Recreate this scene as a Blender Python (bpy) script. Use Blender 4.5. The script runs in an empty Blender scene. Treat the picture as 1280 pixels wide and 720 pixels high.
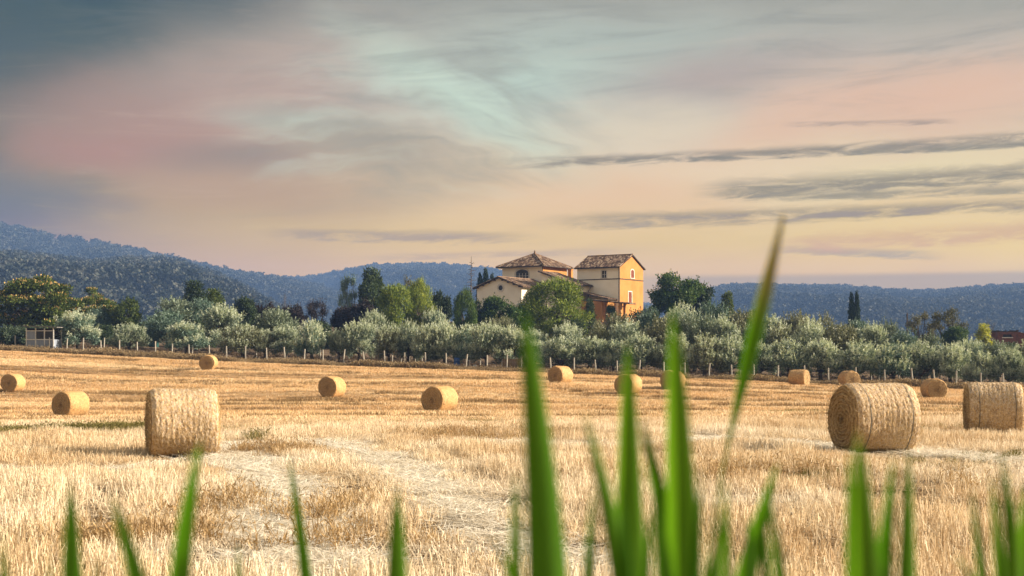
import bpy, math, random
import numpy as np

# ------------------------------------------------------------------ camera, sky, sun, exposure
scene = bpy.context.scene
COL = scene.collection
F = 1778.0          # focal length in photo pixels (50 mm on 36 mm, photo 1280 px wide)
HZ = 445.0          # photo row of the eye-level horizon
R = math.radians

cam_data = bpy.data.cameras.new("camera")
cam_data.lens = 50.0
cam_data.sensor_width = 36.0
cam_data.shift_y = (HZ - 360.0) / 1280.0
cam_data.clip_start = 0.05
cam_data.clip_end = 20000.0
cam_data.dof.use_dof = True
cam_data.dof.focus_distance = 45.0
cam_data.dof.aperture_fstop = 6.3
cam = bpy.data.objects.new("camera", cam_data)
cam.location = (0, 0, 0)
cam.rotation_euler = (R(90), 0, 0)
COL.objects.link(cam)
scene.camera = cam

EXPOSURE = 1.3
scene.view_settings.view_transform = 'Standard'
scene.view_settings.look = 'None'
scene.view_settings.exposure = EXPOSURE
scene.view_settings.gamma = 1.0
scene.view_settings.use_curve_mapping = False
scene.render.engine = 'CYCLES'
scene.cycles.use_denoising = True
scene.cycles.max_bounces = 6
scene.cycles.diffuse_bounces = 3
scene.cycles.transmission_bounces = 4
scene.cycles.transparent_max_bounces = 6
scene.cycles.volume_bounces = 0
scene.cycles.sample_clamp_indirect = 6.0

SUN_ELEV = R(23.0)
SUN_AZ = R(89.0)     # clockwise from the view axis (+Y): low in the west, out of frame to the right


def lin(r, g, b):
    def f(c):
        c = c / 255.0
        return c / 12.92 if c <= 0.04045 else ((c + 0.055) / 1.055) ** 2.4
    return (f(r), f(g), f(b), 1.0)


class NT:
    """small helper to write node graphs as expressions"""
    def __init__(self, tree):
        self.t = tree
        self.n = tree.nodes
        self.l = tree.links

    def put(self, sock, v):
        if isinstance(v, bpy.types.NodeSocket):
            self.l.new(v, sock)
        else:
            sock.default_value = v

    def m(self, op, a, b=None, c=None, clamp=False):
        nd = self.n.new('ShaderNodeMath'); nd.operation = op; nd.use_clamp = clamp
        for i, v in enumerate((a, b, c)):
            if v is not None:
                self.put(nd.inputs[i], v)
        return nd.outputs[0]

    def add(self, a, b): return self.m('ADD', a, b)
    def sub(self, a, b): return self.m('SUBTRACT', a, b)
    def mul(self, a, b): return self.m('MULTIPLY', a, b)

    def step(self, v, lo, hi, o0=0.0, o1=1.0):
        nd = self.n.new('ShaderNodeMapRange'); nd.interpolation_type = 'SMOOTHSTEP'
        self.put(nd.inputs[0], v)
        nd.inputs[1].default_value = lo; nd.inputs[2].default_value = hi
        nd.inputs[3].default_value = o0; nd.inputs[4].default_value = o1
        return nd.outputs[0]

    def rng(self, v, lo, hi, o0=0.0, o1=1.0):
        nd = self.n.new('ShaderNodeMapRange')
        self.put(nd.inputs[0], v)
        nd.inputs[1].default_value = lo; nd.inputs[2].default_value = hi
        nd.inputs[3].default_value = o0; nd.inputs[4].default_value = o1
        return nd.outputs[0]

    def xyz(self, x, y, z):
        nd = self.n.new('ShaderNodeCombineXYZ')
        for i, v in enumerate((x, y, z)):
            self.put(nd.inputs[i], v)
        return nd.outputs[0]

    def noise(self, vec, scale, detail=4.0, rough=0.55, dist=0.0, color=False):
        nd = self.n.new('ShaderNodeTexNoise')
        if vec is not None:
            self.l.new(vec, nd.inputs['Vector'])
        nd.inputs['Scale'].default_value = scale
        nd.inputs['Detail'].default_value = detail
        nd.inputs['Roughness'].default_value = rough
        nd.inputs['Distortion'].default_value = dist
        return nd.outputs[1] if color else nd.outputs[0]

    def mix(self, fac, a, b, blend='MIX'):
        nd = self.n.new('ShaderNodeMix'); nd.data_type = 'RGBA'; nd.blend_type = blend
        self.put(nd.inputs[0], fac)
        self.put(nd.inputs[6], a)
        self.put(nd.inputs[7], b)
        return nd.outputs[2]

    def ramp(self, v, stops, interp='LINEAR'):
        nd = self.n.new('ShaderNodeValToRGB'); nd.color_ramp.interpolation = interp
        cr = nd.color_ramp
        while len(cr.elements) < len(stops):
            cr.elements.new(0.5)
        for e, (p, c) in zip(cr.elements, stops):
            e.position = p; e.color = c
        self.put(nd.inputs[0], v)
        return nd.outputs[0]

    def mapping(self, vec, scale=(1, 1, 1), rot=(0, 0, 0), loc=(0, 0, 0)):
        nd = self.n.new('ShaderNodeMapping')
        self.l.new(vec, nd.inputs[0])
        nd.inputs['Location'].default_value = loc
        nd.inputs['Rotation'].default_value = rot
        nd.inputs['Scale'].default_value = scale
        return nd.outputs[0]


def paz(px): return math.degrees(math.atan((px - 640.0) / F))
def pel(px, py): return math.degrees(math.atan((HZ - py) / F * math.cos(R(paz(px)))))


HAZE_K = 2.15e-4          # density of the air in the valley, per metre
HAZE_TOP = 205.0
HAZE_L = (0.28, 0.45, 0.76, 1)
sd = (math.sin(SUN_AZ) * math.cos(SUN_ELEV), math.cos(SUN_AZ) * math.cos(SUN_ELEV), math.sin(SUN_ELEV))


def build_world():
    w = bpy.data.worlds.new("World")
    scene.world = w
    w.use_nodes = True
    t = NT(w.node_tree)
    t.n.clear()
    tc = t.n.new('ShaderNodeTexCoord')
    sep = t.n.new('ShaderNodeSeparateXYZ'); t.l.new(tc.outputs['Generated'], sep.inputs[0])
    x, y, z = sep.outputs
    az0 = t.mul(t.m('ARCTAN2', x, y), 57.29578)
    el0 = t.mul(t.m('ARCSINE', z), 57.29578)
    # soft turbulence that bends every cloud edge
    base_vec = t.xyz(t.mul(az0, 0.1), t.mul(el0, 0.22), 0.0)
    warp = t.noise(base_vec, 1.3, 4, 0.55, 0.6)
    warp2 = t.noise(t.xyz(t.mul(az0, 0.1), t.mul(el0, 0.2), 7.3), 1.1, 4, 0.55, 0.5)
    az = t.add(az0, t.mul(t.sub(warp, 0.5), 4.2))
    el = t.add(el0, t.mul(t.sub(warp2, 0.5), 2.2))
    streak = t.noise(t.xyz(t.mul(az0, 0.09), t.mul(t.add(el0, t.mul(az0, -0.05)), 0.75), 2.1), 1.6, 9, 0.66, 0.6)
    fine = t.noise(t.xyz(t.mul(az0, 0.26), t.mul(t.add(el0, t.mul(az0, -0.05)), 1.7), 4.4), 1.9, 10, 0.70, 0.5)

    col = t.ramp(t.rng(el, 0.0, 45.0), [
        (0.0, lin(206, 178, 144)), (0.06, lin(216, 186, 148)), (0.11, lin(224, 198, 158)), (0.17, lin(224, 203, 174)),
        (0.22, lin(210, 190, 176)), (0.26, lin(194, 184, 174)), (0.31, lin(160, 163, 158)), (0.6, lin(184, 184, 180)), (1.0, lin(192, 194, 194))])
    # duller rose grey towards the left
    col = t.mix(t.mul(t.mul(t.step(az, 0, -15), t.step(az0, -75, -38)), 0.75), col, t.ramp(t.rng(el, 0, 16), [(0.0, lin(186, 166, 142)), (0.3, lin(180, 160, 142)), (1.0, lin(150, 144, 144))]))

    def blob(col, px, py, wx, wy, rgb, amt, slope=0.0, power=1.0):
        ca, ce = paz(px), pel(px, py)
        sa, se = wx / F * 57.3, wy / F * 57.3
        da = t.sub(az, ca)
        de = t.sub(t.sub(el, ce), t.mul(da, slope))
        d = t.m('SQRT', t.add(t.m('POWER', t.m('ABSOLUTE', t.mul(da, 1 / sa)), 2.0), t.m('POWER', t.m('ABSOLUTE', t.mul(de, 1 / se)), 2.0)))
        return t.mix(t.mul(t.step(d, 1.0 * power, 0.0), amt), col, lin(*rgb))

    # pale yellow lightening low on the sunset side
    col = t.mix(t.mul(t.step(az, 2, 24), t.mul(t.step(el, 7.0, 4.6), t.mul(t.step(el, 2.4, 4.4), 0.5))), col, lin(240, 216, 166))
    # slate blue thickening to the left
    azs = t.add(az0, t.mul(t.sub(warp, 0.5), 4.0))
    els = t.add(el0, t.mul(t.sub(warp2, 0.5), 1.5))
    wv = t.sub(azs, t.mul(t.m('MAXIMUM', t.sub(els, 9.0), 0.0), 1.3))
    slate = t.ramp(t.rng(el, 0, 16), [(0.0, lin(140, 138, 132)), (0.35, lin(110, 120, 122)), (1.0, lin(50, 82, 98))])
    col = t.mix(t.mul(t.mul(t.step(wv, -11.5, -22.0), t.step(az0, -75, -38)), 0.98), col, slate)
    # rose, peach and pale turquoise openings, grey violet veils
    col = blob(col, 190, 165, 300, 110, (174, 144, 140), 0.9)
    col = blob(col, 110, 190, 130, 40, (178, 140, 138), 0.6)
    col = blob(col, 400, 110, 330, 80, (184, 162, 156), 0.75)
    col = blob(col, 330, 240, 330, 60, (182, 156, 142), 0.7)
    col = blob(col, 800, 235, 360, 80, (230, 192, 166), 0.6, 0.12)
    col = blob(col, 940, 165, 260, 50, (228, 190, 168), 0.5, 0.2)
    col = blob(col, 1190, 120, 300, 70, (226, 188, 166), 0.8, 0.12)
    col = blob(col, 670, 112, 330, 115, (190, 208, 198), 1.0, -0.05)
    col = blob(col, 790, 55, 420, 60, (172, 184, 178), 0.75)
    col = blob(col, 570, 125, 210, 60, (198, 216, 202), 0.9, -0.55)
    col = blob(col, 400, 155, 170, 34, (184, 196, 186), 0.75, -0.1)
    col = blob(col, 480, 190, 220, 56, (168, 160, 150), 0.85, -0.22)
    col = blob(col, 300, 196, 170, 34, (148, 138, 138), 0.7)
    col = blob(col, 880, 100, 280, 56, (176, 164, 162), 0.8, 0.14)
    col = blob(col, 1130, 215, 330, 40, (230, 216, 180), 0.75, 0.08)
    col = blob(col, 795, 165, 165, 55, (224, 208, 186), 0.8)
    col = blob(col, 50, 250, 150, 45, (120, 128, 130), 0.8)
    col = blob(col, 930, 205, 260, 36, (230, 212, 184), 0.6, 0.06)
    # curling wisps round the turquoise opening
    cv = t.add(el0, t.add(t.mul(az0, 0.42), t.mul(t.mul(az0, az0), 0.035)))
    wn = t.noise(t.xyz(t.mul(t.sub(az0, t.mul(el0, 0.3)), 0.10), t.mul(t.add(cv, t.mul(warp, 3.0)), 0.55), 9.0), 1.3, 7, 0.55, 0.15)
    da, de = t.mul(t.sub(az0, paz(520)), 1 / 9.5), t.mul(t.sub(el0, pel(520, 150)), 1 / 4.2)
    wm = t.step(t.add(t.mul(da, da), t.mul(de, de)), 1.0, 0.15)
    col = t.mix(t.mul(t.mul(t.step(wn, 0.46, 0.72), wm), 0.65), col, lin(158, 158, 152))
    col = t.mix(t.mul(t.mul(t.step(wn, 0.54, 0.30), wm), 0.5), col, lin(206, 218, 204))
    # high grey streaks
    hs = t.mul(t.step(streak, 0.46, 0.68), t.mul(t.step(el0, 8.0, 13.0), t.step(az0, -19, -9)))
    col = t.mix(t.mul(hs, 0.38), col, lin(140, 146, 146))
    # stratus bars over the sunset side
    def bar(col, p0, p1, half, rgb, amt, soft0=2.0, soft1=4.0):
        a0, a1 = paz(p0[0]), paz(p1[0])
        e0, e1 = pel(*p0), pel(*p1)
        sl = (e1 - e0) / (a1 - a0)
        wob = t.mul(t.sub(fine, 0.5), half / F * 57.3 * 2.4)
        de = t.sub(t.sub(t.add(el0, wob), e0), t.mul(t.sub(az0, a0), sl))
        h = half / F * 57.3
        prof = t.step(t.m('ABSOLUTE', de), h * 1.25, h * 0.25)
        along = t.mul(t.step(az0, a0 - soft0 * 0.3, a0 + soft0), t.step(az0, a1 + soft1, a1 - 0.2))
        tex = t.step(fine, 0.26, 0.62)
        f = t.mul(t.mul(prof, along), t.mul(tex, amt))
        return t.mix(f, col, lin(*rgb))
    col = bar(col, (600, 204), (1420, 160), 7.5, (148, 142, 136), 1.0, 5.0)
    col = bar(col, (690, 203), (1420, 171), 4.0, (140, 138, 134), 0.9, 5.0)
    col = bar(col, (870, 240), (1400, 206), 15, (152, 146, 136), 1.0)
    col = bar(col, (960, 246), (1400, 232), 6, (158, 152, 140), 0.9)
    col = bar(col, (680, 276), (1275, 256), 10, (160, 150, 136), 1.0, 3.5, 1.2)
    col = bar(col, (700, 284), (900, 279), 5, (166, 154, 140), 0.8)
    col = bar(col, (960, 312), (1140, 318), 6, (172, 164, 148), 0.9, 1.5, 1.5)
    col = bar(col, (960, 308), (1420, 278), 14, (206, 172, 150), 0.8)
    col = bar(col, (980, 156), (1170, 152), 4, (172, 156, 148), 0.9, 1.0, 1.0)
    col = bar(col, (330, 292), (580, 296), 9, (164, 152, 142), 0.8)
    col = bar(col, (460, 322), (700, 316), 5, (178, 162, 146), 0.6)
    # flat stratus lying along the horizon on the right
    lb = t.mul(t.step(el0, 3.35, 3.05), t.step(az0, 2.0, 8.0))
    col = t.mix(t.mul(lb, 0.8), col, lin(172, 164, 150))
    # overall wispy grain
    col = t.mix(t.mul(t.step(streak, 0.5, 0.8), 0.16), col, lin(150, 148, 146))
    col = t.mix(t.mul(t.step(streak, 0.48, 0.25), 0.12), col, lin(235, 215, 195))

    sky = t.n.new('ShaderNodeTexSky')
    sky.sky_type = 'NISHITA'; sky.sun_disc = False
    sky.sun_elevation = SUN_ELEV; sky.sun_rotation = SUN_AZ
    # brighter towards the sun itself, which stands outside the view
    dot = t.add(t.mul(x, sd[0]), t.add(t.mul(y, sd[1]), t.mul(z, sd[2])))
    glow = t.m('POWER', t.m('MAXIMUM', dot, 0.0), 6.0)
    col = t.mix(t.mul(glow, 1.0), col, (1.9, 1.5, 0.95, 1))
    # what is seen has passed through the valley's haze: start from the colour above it
    path = t.m('MINIMUM', t.m('DIVIDE', HAZE_TOP, t.m('MAXIMUM', z, 0.01)), 3250.0)
    T = t.m('EXPONENT', t.mul(path, -HAZE_K))
    veil = t.mix(1.0, t.xyz(t.sub(1.0, T), t.sub(1.0, T), t.sub(1.0, T)), HAZE_L, 'MULTIPLY')
    vs = t.n.new('ShaderNodeVectorMath'); vs.operation = 'SUBTRACT'; t.l.new(col, vs.inputs[0]); t.l.new(veil, vs.inputs[1])
    vd = t.n.new('ShaderNodeVectorMath'); vd.operation = 'DIVIDE'; t.l.new(vs.outputs[0], vd.inputs[0]); t.l.new(t.xyz(T, T, T), vd.inputs[1])
    vm = t.n.new('ShaderNodeVectorMath'); vm.operation = 'MAXIMUM'; t.l.new(vd.outputs[0], vm.inputs[0]); vm.inputs[1].default_value = (0.02, 0.02, 0.02)
    col = vm.outputs[0]
    bg1 = t.n.new('ShaderNodeBackground'); t.l.new(sky.outputs[0], bg1.inputs[0]); bg1.inputs[1].default_value = 0.06
    bg2 = t.n.new('ShaderNodeBackground'); t.l.new(col, bg2.inputs[0]); bg2.inputs[1].default_value = 1.0 / (2 ** EXPOSURE)
    ms = t.n.new('ShaderNodeMixShader'); ms.inputs[0].default_value = 0.98
    t.l.new(bg1.outputs[0], ms.inputs[1]); t.l.new(bg2.outputs[0], ms.inputs[2])
    out = t.n.new('ShaderNodeOutputWorld'); t.l.new(ms.outputs[0], out.inputs[0])
    w.cycles.sampling_method = 'MANUAL'
    w.cycles.sample_map_resolution = 512


build_world()

sun_data = bpy.data.lights.new("sun", 'SUN')
sun_data.energy = 5.0
sun_data.angle = R(0.6)
sun_data.color = (1.0, 0.85, 0.66)
sun = bpy.data.objects.new("sun", sun_data)
from mathutils import Vector
sun.rotation_euler = Vector(sd).to_track_quat('Z', 'Y').to_euler()
sun.location = (60, 10, 60)
COL.objects.link(sun)

# ------------------------------------------------------------------ helpers
NPR = np.random.default_rng


def P(px, py, Y):
    """photo pixel at depth Y -> point"""
    return np.array(((px - 640.0) * Y / F, Y, (HZ - py) * Y / F))


def mesh_np(name, verts, faces, mats=(), smooth=False, mat_idx=None):
    """verts (N,3); faces: (M,3|4) array or list of lists"""
    me = bpy.data.meshes.new(name)
    verts = np.asarray(verts, dtype=np.float32)
    if isinstance(faces, np.ndarray):
        n, k = faces.shape
        me.vertices.add(len(verts)); me.vertices.foreach_set("co", verts.ravel())
        me.loops.add(n * k); me.loops.foreach_set("vertex_index", faces.astype(np.int32).ravel())
        me.polygons.add(n)
        me.polygons.foreach_set("loop_start", np.arange(0, n * k, k, dtype=np.int32))
    else:
        me.from_pydata([tuple(map(float, v)) for v in verts], [], [tuple(map(int, f)) for f in faces])
    for m in mats:
        me.materials.append(m)
    if mat_idx is not None:
        me.polygons.foreach_set("material_index", np.asarray(mat_idx, dtype=np.int32))
    me.update(calc_edges=True)
    me.validate()
    if smooth:
        me.polygons.foreach_set("use_smooth", np.ones(len(me.polygons), dtype=bool))
    return me


def link(name, data, parent=None, loc=None, rot=None, scale=None):
    o = bpy.data.objects.new(name, data)
    COL.objects.link(o)
    if parent is not None:
        o.parent = parent
    if loc is not None: o.location = [float(v) for v in loc]
    if rot is not None: o.rotation_euler = rot
    if scale is not None: o.scale = scale
    return o


def tag(o, label=None, cat=None, group=None, kind=None):
    if label: o["label"] = label
    if cat: o["category"] = cat
    if group: o["group"] = group
    if kind: o["kind"] = kind
    return o


class MB:
    """mesh builder"""
    def __init__(self):
        self.v = []; self.f = []; self.mi = []

    def face(self, pts, mi=0):
        b = len(self.v)
        self.v.extend([tuple(map(float, p)) for p in pts])
        self.f.append(list(range(b, b + len(pts)))); self.mi.append(mi)

    def box(self, x0, x1, y0, y1, z0, z1, mi=0):
        b = len(self.v)
        self.v.extend([(x, y, z) for z in (z0, z1) for y in (y0, y1) for x in (x0, x1)])
        for q in ((0, 2, 3, 1), (4, 5, 7, 6), (0, 1, 5, 4), (2, 6, 7, 3), (0, 4, 6, 2), (1, 3, 7, 5)):
            self.f.append([b + i for i in q]); self.mi.append(mi)

    def prism(self, poly, d0, d1, axis='y', mi=0):
        """poly: list of (a, z) extruded along the other horizontal axis d0..d1"""
        n = len(poly); b = len(self.v)
        for d in (d0, d1):
            for a, z in poly:
                self.v.append((a, d, z) if axis == 'y' else (d, a, z))
        self.f.append([b + i for i in range(n)]); self.mi.append(mi)
        self.f.append([b + n + i for i in reversed(range(n))]); self.mi.append(mi)
        for i in range(n):
            j = (i + 1) % n
            self.f.append([b + i, b + n + i, b + n + j, b + j]); self.mi.append(mi)

    def tube(self, pts, rad, sides=6, mi=0, cap=True):
        pts = [np.asarray(p, float) for p in pts]
        b = len(self.v); n = len(pts)
        for i, p in enumerate(pts):
            d = pts[min(i + 1, n - 1)] - pts[max(i - 1, 0)]
            d = d / (np.linalg.norm(d) + 1e-9)
            up = np.array((0, 0, 1.0)) if abs(d[2]) < 0.9 else np.array((1.0, 0, 0))
            a = np.cross(d, up); a /= np.linalg.norm(a)
            c = np.cross(d, a)
            for k in range(sides):
                th = 2 * math.pi * k / sides
                self.v.append(tuple(p + rad[i] * (math.cos(th) * a + math.sin(th) * c)))
        for i in range(n - 1):
            for k in range(sides):
                k2 = (k + 1) % sides
                self.f.append([b + i * sides + k, b + i * sides + k2, b + (i + 1) * sides + k2, b + (i + 1) * sides + k]); self.mi.append(mi)
        if cap:
            self.f.append([b + k for k in range(sides)]); self.mi.append(mi)
            self.f.append([b + (n - 1) * sides + k for k in reversed(range(sides))]); self.mi.append(mi)

    def mesh(self, name, mats, smooth=False):
        return mesh_np(name, self.v, self.f, mats, smooth, self.mi)


def material(name, rough=0.8, spec=0.2):
    m = bpy.data.materials.new(name); m.use_nodes = True
    t = NT(m.node_tree)
    bs = m.node_tree.nodes['Principled BSDF']
    bs.inputs['Roughness'].default_value = rough
    bs.inputs['Specular IOR Level'].default_value = spec
    return m, t, bs


def wpos(t):
    g = t.n.new('ShaderNodeNewGeometry')
    return g.outputs['Position'], g


def opos(t):
    g = t.n.new('ShaderNodeTexCoord')
    return g.outputs['Object']


def bump(t, bs, h, strength=0.4, dist=0.05):
    b = t.n.new('ShaderNodeBump'); b.inputs['Strength'].default_value = strength; b.inputs['Distance'].default_value = dist
    t.l.new(h, b.inputs['Height']); t.l.new(b.outputs[0], bs.inputs['Normal'])


def leaf_material(name, c_dark, c_mid, c_light, rough=0.6, trans=0.35, spec=0.25, nscale=0.7, own=0.18, tint=(1.0, 1.0, 0.55, 1)):
    m, t, bs = material(name, rough, spec)
    pos, g = wpos(t)
    isl = g.outputs['Random Per Island']
    oi = t.n.new('ShaderNodeObjectInfo').outputs['Random']
    n = t.noise(pos, nscale, 3, 0.6)
    v = t.add(t.mul(isl, 0.5), t.add(t.mul(n, 0.55), t.mul(oi, own)))
    col = t.ramp(t.rng(v, 0.1, 1.1), [(0.1, c_dark + (1,)), (0.5, c_mid + (1,)), (0.95, c_light + (1,))])
    t.l.new(col, bs.inputs['Base Color'])
    tr = t.n.new('ShaderNodeBsdfTranslucent'); t.l.new(t.mix(1.0, col, tint, 'MULTIPLY'), tr.inputs[0])
    ms = t.n.new('ShaderNodeMixShader'); ms.inputs[0].default_value = trans
    t.l.new(bs.outputs[0], ms.inputs[1]); t.l.new(tr.outputs[0], ms.inputs[2])
    t.l.new(ms.outputs[0], t.n['Material Output'].inputs[0])
    return m


def noise_material(name, stops, scale=3.0, detail=5, rough=0.85, bmp=0.4, bdist=0.03, stretch=(1, 1, 1), world=False, spec=0.15):
    m, t, bs = material(name, rough, spec)
    vec = wpos(t)[0] if world else opos(t)
    vec = t.mapping(vec, stretch)
    n = t.noise(vec, scale, detail, 0.6)
    t.l.new(t.ramp(t.rng(n, 0.25, 0.75), [(p, c + (1,)) for p, c in stops]), bs.inputs['Base Color'])
    if bmp:
        bump(t, bs, n, bmp, bdist)
    return m


MAT = {}
MAT['bark'] = noise_material('bark', [(0, (0.035, 0.028, 0.02)), (1, (0.13, 0.105, 0.08))], 6, 5, 0.9, 0.6, 0.03, (1, 1, 0.3))
MAT['olive_leaf'] = leaf_material('olive_leaf', (0.035, 0.055, 0.036), (0.14, 0.19, 0.13), (0.46, 0.52, 0.39), 0.5, 0.15, 0.4)
MAT['olive_leaf_blue'] = leaf_material('olive_leaf_blue', (0.026, 0.055, 0.042), (0.10, 0.17, 0.13), (0.36, 0.46, 0.37), 0.5, 0.15, 0.4)
MAT['olive_leaf_gold'] = leaf_material('olive_leaf_gold', (0.040, 0.050, 0.024), (0.15, 0.165, 0.09), (0.44, 0.44, 0.27), 0.5, 0.15, 0.4)
MAT['olive_shoot'] = leaf_material('olive_shoot', (0.25, 0.31, 0.23), (0.47, 0.53, 0.42), (0.72, 0.75, 0.64), 0.5, 0.25, 0.4)
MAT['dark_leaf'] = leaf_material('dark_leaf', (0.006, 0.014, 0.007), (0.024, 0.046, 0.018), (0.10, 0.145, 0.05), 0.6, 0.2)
MAT['green_leaf'] = leaf_material('green_leaf', (0.010, 0.028, 0.007), (0.045, 0.095, 0.020), (0.19, 0.26, 0.065), 0.6, 0.28)
MAT['brown_weed'] = leaf_material('brown_weed', (0.16, 0.10, 0.045), (0.38, 0.26, 0.13), (0.60, 0.46, 0.27), 0.8, 0.25, 0.1, 0.8, tint=(1.0, 0.92, 0.78, 1))
MAT['pine_leaf'] = leaf_material('pine_leaf', (0.018, 0.042, 0.008), (0.15, 0.215, 0.035), (0.52, 0.55, 0.12), 0.6, 0.28, 0.2, 1.1)
MAT['purple_leaf'] = leaf_material('purple_leaf', (0.008, 0.006, 0.007), (0.022, 0.016, 0.017), (0.07, 0.045, 0.045), 0.6, 0.15)
MAT['cypress_leaf'] = leaf_material('cypress_leaf', (0.004, 0.014, 0.007), (0.015, 0.035, 0.016), (0.05, 0.085, 0.03), 0.7, 0.1)
MAT['silk_leaf'] = leaf_material('silk_leaf', (0.012, 0.026, 0.005), (0.060, 0.095, 0.018), (0.24, 0.28, 0.06), 0.6, 0.28)
MAT['silk_flower'] = leaf_material('silk_flower', (0.264, 0.180, 0.048), (0.480, 0.336, 0.108), (0.660, 0.432, 0.240), 0.8, 0.25, tint=(1.0, 0.92, 0.78, 1))
MAT['birch_leaf'] = leaf_material('birch_leaf', (0.108, 0.156, 0.024), (0.336, 0.372, 0.048), (0.660, 0.600, 0.096), 0.6, 0.35)
MAT['brown_leaf'] = leaf_material('brown_leaf', (0.039, 0.046, 0.021), (0.111, 0.111, 0.052), (0.247, 0.221, 0.111), 0.7, 0.2)
MAT['oleander_leaf'] = leaf_material('oleander_leaf', (0.015, 0.035, 0.018), (0.05, 0.085, 0.045), (0.20, 0.24, 0.17), 0.6, 0.2)
MAT['forest_leaf'] = leaf_material('forest_leaf', (0.010, 0.016, 0.013), (0.034, 0.044, 0.034), (0.115, 0.118, 0.10), 0.8, 0.12, 0.1, 0.012, 0.36)
MAT['dry_weed'] = leaf_material('dry_weed', (0.12, 0.085, 0.05), (0.28, 0.21, 0.12), (0.48, 0.38, 0.23), 0.8, 0.2, 0.1, 0.5, tint=(1.0, 0.92, 0.78, 1))
MAT['dry_leaf'] = leaf_material('dry_leaf', (0.045, 0.03, 0.02), (0.10, 0.07, 0.045), (0.20, 0.14, 0.08), 0.8, 0.2, 0.1, 0.5, tint=(1.0, 0.92, 0.78, 1))
MAT['green_weed'] = leaf_material('green_weed', (0.07, 0.07, 0.02), (0.19, 0.17, 0.06), (0.38, 0.31, 0.14), 0.8, 0.25, 0.1, 0.8)


# ------------------------------------------------------------------ terrain
_cp = []
def cp(px, py, Y): _cp.append(tuple(P(px, py, Y)))
BALES = [  # px centre, base row, distance, visible end side, |cos| of the end to the view
    (16, 490, 104.0, -1, .88), (88, 522, 70.6, -1, .68), (227, 571.5, 27.9, -1, .10), (260.5, 463, 122.0, -1, .97),
    (415, 497, 88.9, -1, .87), (549.5, 516, 69.6, -1, .80), (700.5, 481, 100.0, -1, .80), (785.5, 493.5, 90.6, -1, .85),
    (841, 487.5, 96.0, -1, .90), (999, 483.5, 108.5, 1, .35), (1061.5, 485.5, 111.0, 1, .90), (1093, 566, 27.0, -1, .45),
    (1167.5, 499.5, 90.6, 1, .93), (1242.5, 545, 35.3, -1, .12)]
for b in BALES:
    cp(b[0], b[1], b[2])
def edge_y(x): return 122.0 - 0.38 * x
for px, py in ((-300, 425), (0, 439), (160, 447), (320, 455), (480, 461), (640, 467), (800, 473.5), (960, 480), (1120, 485), (1280, 493), (1500, 500)):
    u = (px - 640) / F
    Y = 122.0 / (1 + 0.38 * u)
    cp(px, py, Y)
    if px > -1: cp(px, py - 10, Y + 16)
_cp += [(0, 0, -1.55), (-25, 0, -1.6), (25, 0, -1.6), (0, 11.5, -1.78), (-8, 12, -1.8), (8, 12, -1.78), (0, -30, -1.5), (-60, -10, -1.6), (60, -10, -1.6),
        (0, 45, -2.25), (-16, 48, -2.35), (16, 48, -2.2), (-60, 40, -2.3), (60, 40, -2.2), (-90, 90, -2.2), (90, 70, -2.7)]
for px, py, Y in ((640, 408, 214), (760, 402, 214), (700, 399, 232), (850, 412, 215), (300, 432, 190), (0, 428, 190), (450, 425, 200), (1000, 450, 170), (1280, 464, 160),
                  (1000, 436, 230), (1280, 446, 215), (0, 424, 260), (640, 404, 270), (1280, 438, 270), (-600, 425, 230), (1900, 440, 230)):
    cp(px, py, Y)
_cp = np.array(_cp)


def _tps_fit(pts, smooth=0.35):
    s = 60.0
    xy = pts[:, :2] / s
    d = np.linalg.norm(xy[:, None] - xy[None], axis=2)
    K = np.where(d > 0, d * d * np.log(d + 1e-12), 0) + np.eye(len(pts)) * smooth * 0.01
    Pm = np.c_[np.ones(len(pts)), xy]
    A = np.block([[K, Pm], [Pm.T, np.zeros((3, 3))]])
    w = np.linalg.solve(A, np.r_[pts[:, 2], np.zeros(3)])
    return xy, w, s


_xy, _w, _s = _tps_fit(_cp)


def H(x, y):
    x = np.asarray(x, float); y = np.asarray(y, float)
    shp = np.broadcast(x, y).shape
    x = np.broadcast_to(x, shp).ravel(); y = np.broadcast_to(y, shp).ravel()
    lim = 0.55 * np.clip(y, 60, 275) + 25
    xc = np.clip(x, -lim, lim)
    yc = np.clip(y, -30, 275)
    q = np.c_[xc, yc] / _s
    out = np.empty(len(q))
    for i in range(0, len(q), 40000):
        qq = q[i:i + 40000]
        d = np.linalg.norm(qq[:, None] - _xy[None], axis=2)
        K = np.where(d > 0, d * d * np.log(d + 1e-12), 0)
        out[i:i + 40000] = K @ _w[:-3] + _w[-3] + qq @ _w[-2:]
    out += np.clip(y - 275, 0, None) * 0.004
    return out.reshape(shp)


def h1(x, y): return float(H(np.array([x]), np.array([y]))[0])


def grid_mesh(name, X, Y, Z, mats):
    n, m = X.shape
    idx = np.arange(n * m).reshape(n, m)
    f = np.stack([idx[:-1, :-1], idx[:-1, 1:], idx[1:, 1:], idx[1:, :-1]], -1).reshape(-1, 4)
    return mesh_np(name, np.stack([X, Y, Z], -1).reshape(-1, 3), f, mats, True)


def vnoise(x, y, s, seed):
    """cheap smooth value noise, arrays"""
    r = NPR(seed); tab = r.random((64, 64))
    x = np.asarray(x) / s; y = np.asarray(y) / s
    xi = np.floor(x).astype(int); yi = np.floor(y).astype(int)
    fx = x - xi; fy = y - yi
    fx = fx * fx * (3 - 2 * fx); fy = fy * fy * (3 - 2 * fy)
    g = lambda a, b: tab[a % 64, b % 64]
    return (g(xi, yi) * (1 - fx) + g(xi + 1, yi) * fx) * (1 - fy) + (g(xi, yi + 1) * (1 - fx) + g(xi + 1, yi + 1) * fx) * fy


def row_coord(x, y): return (y + 0.38 * x) / 1.07


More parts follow.
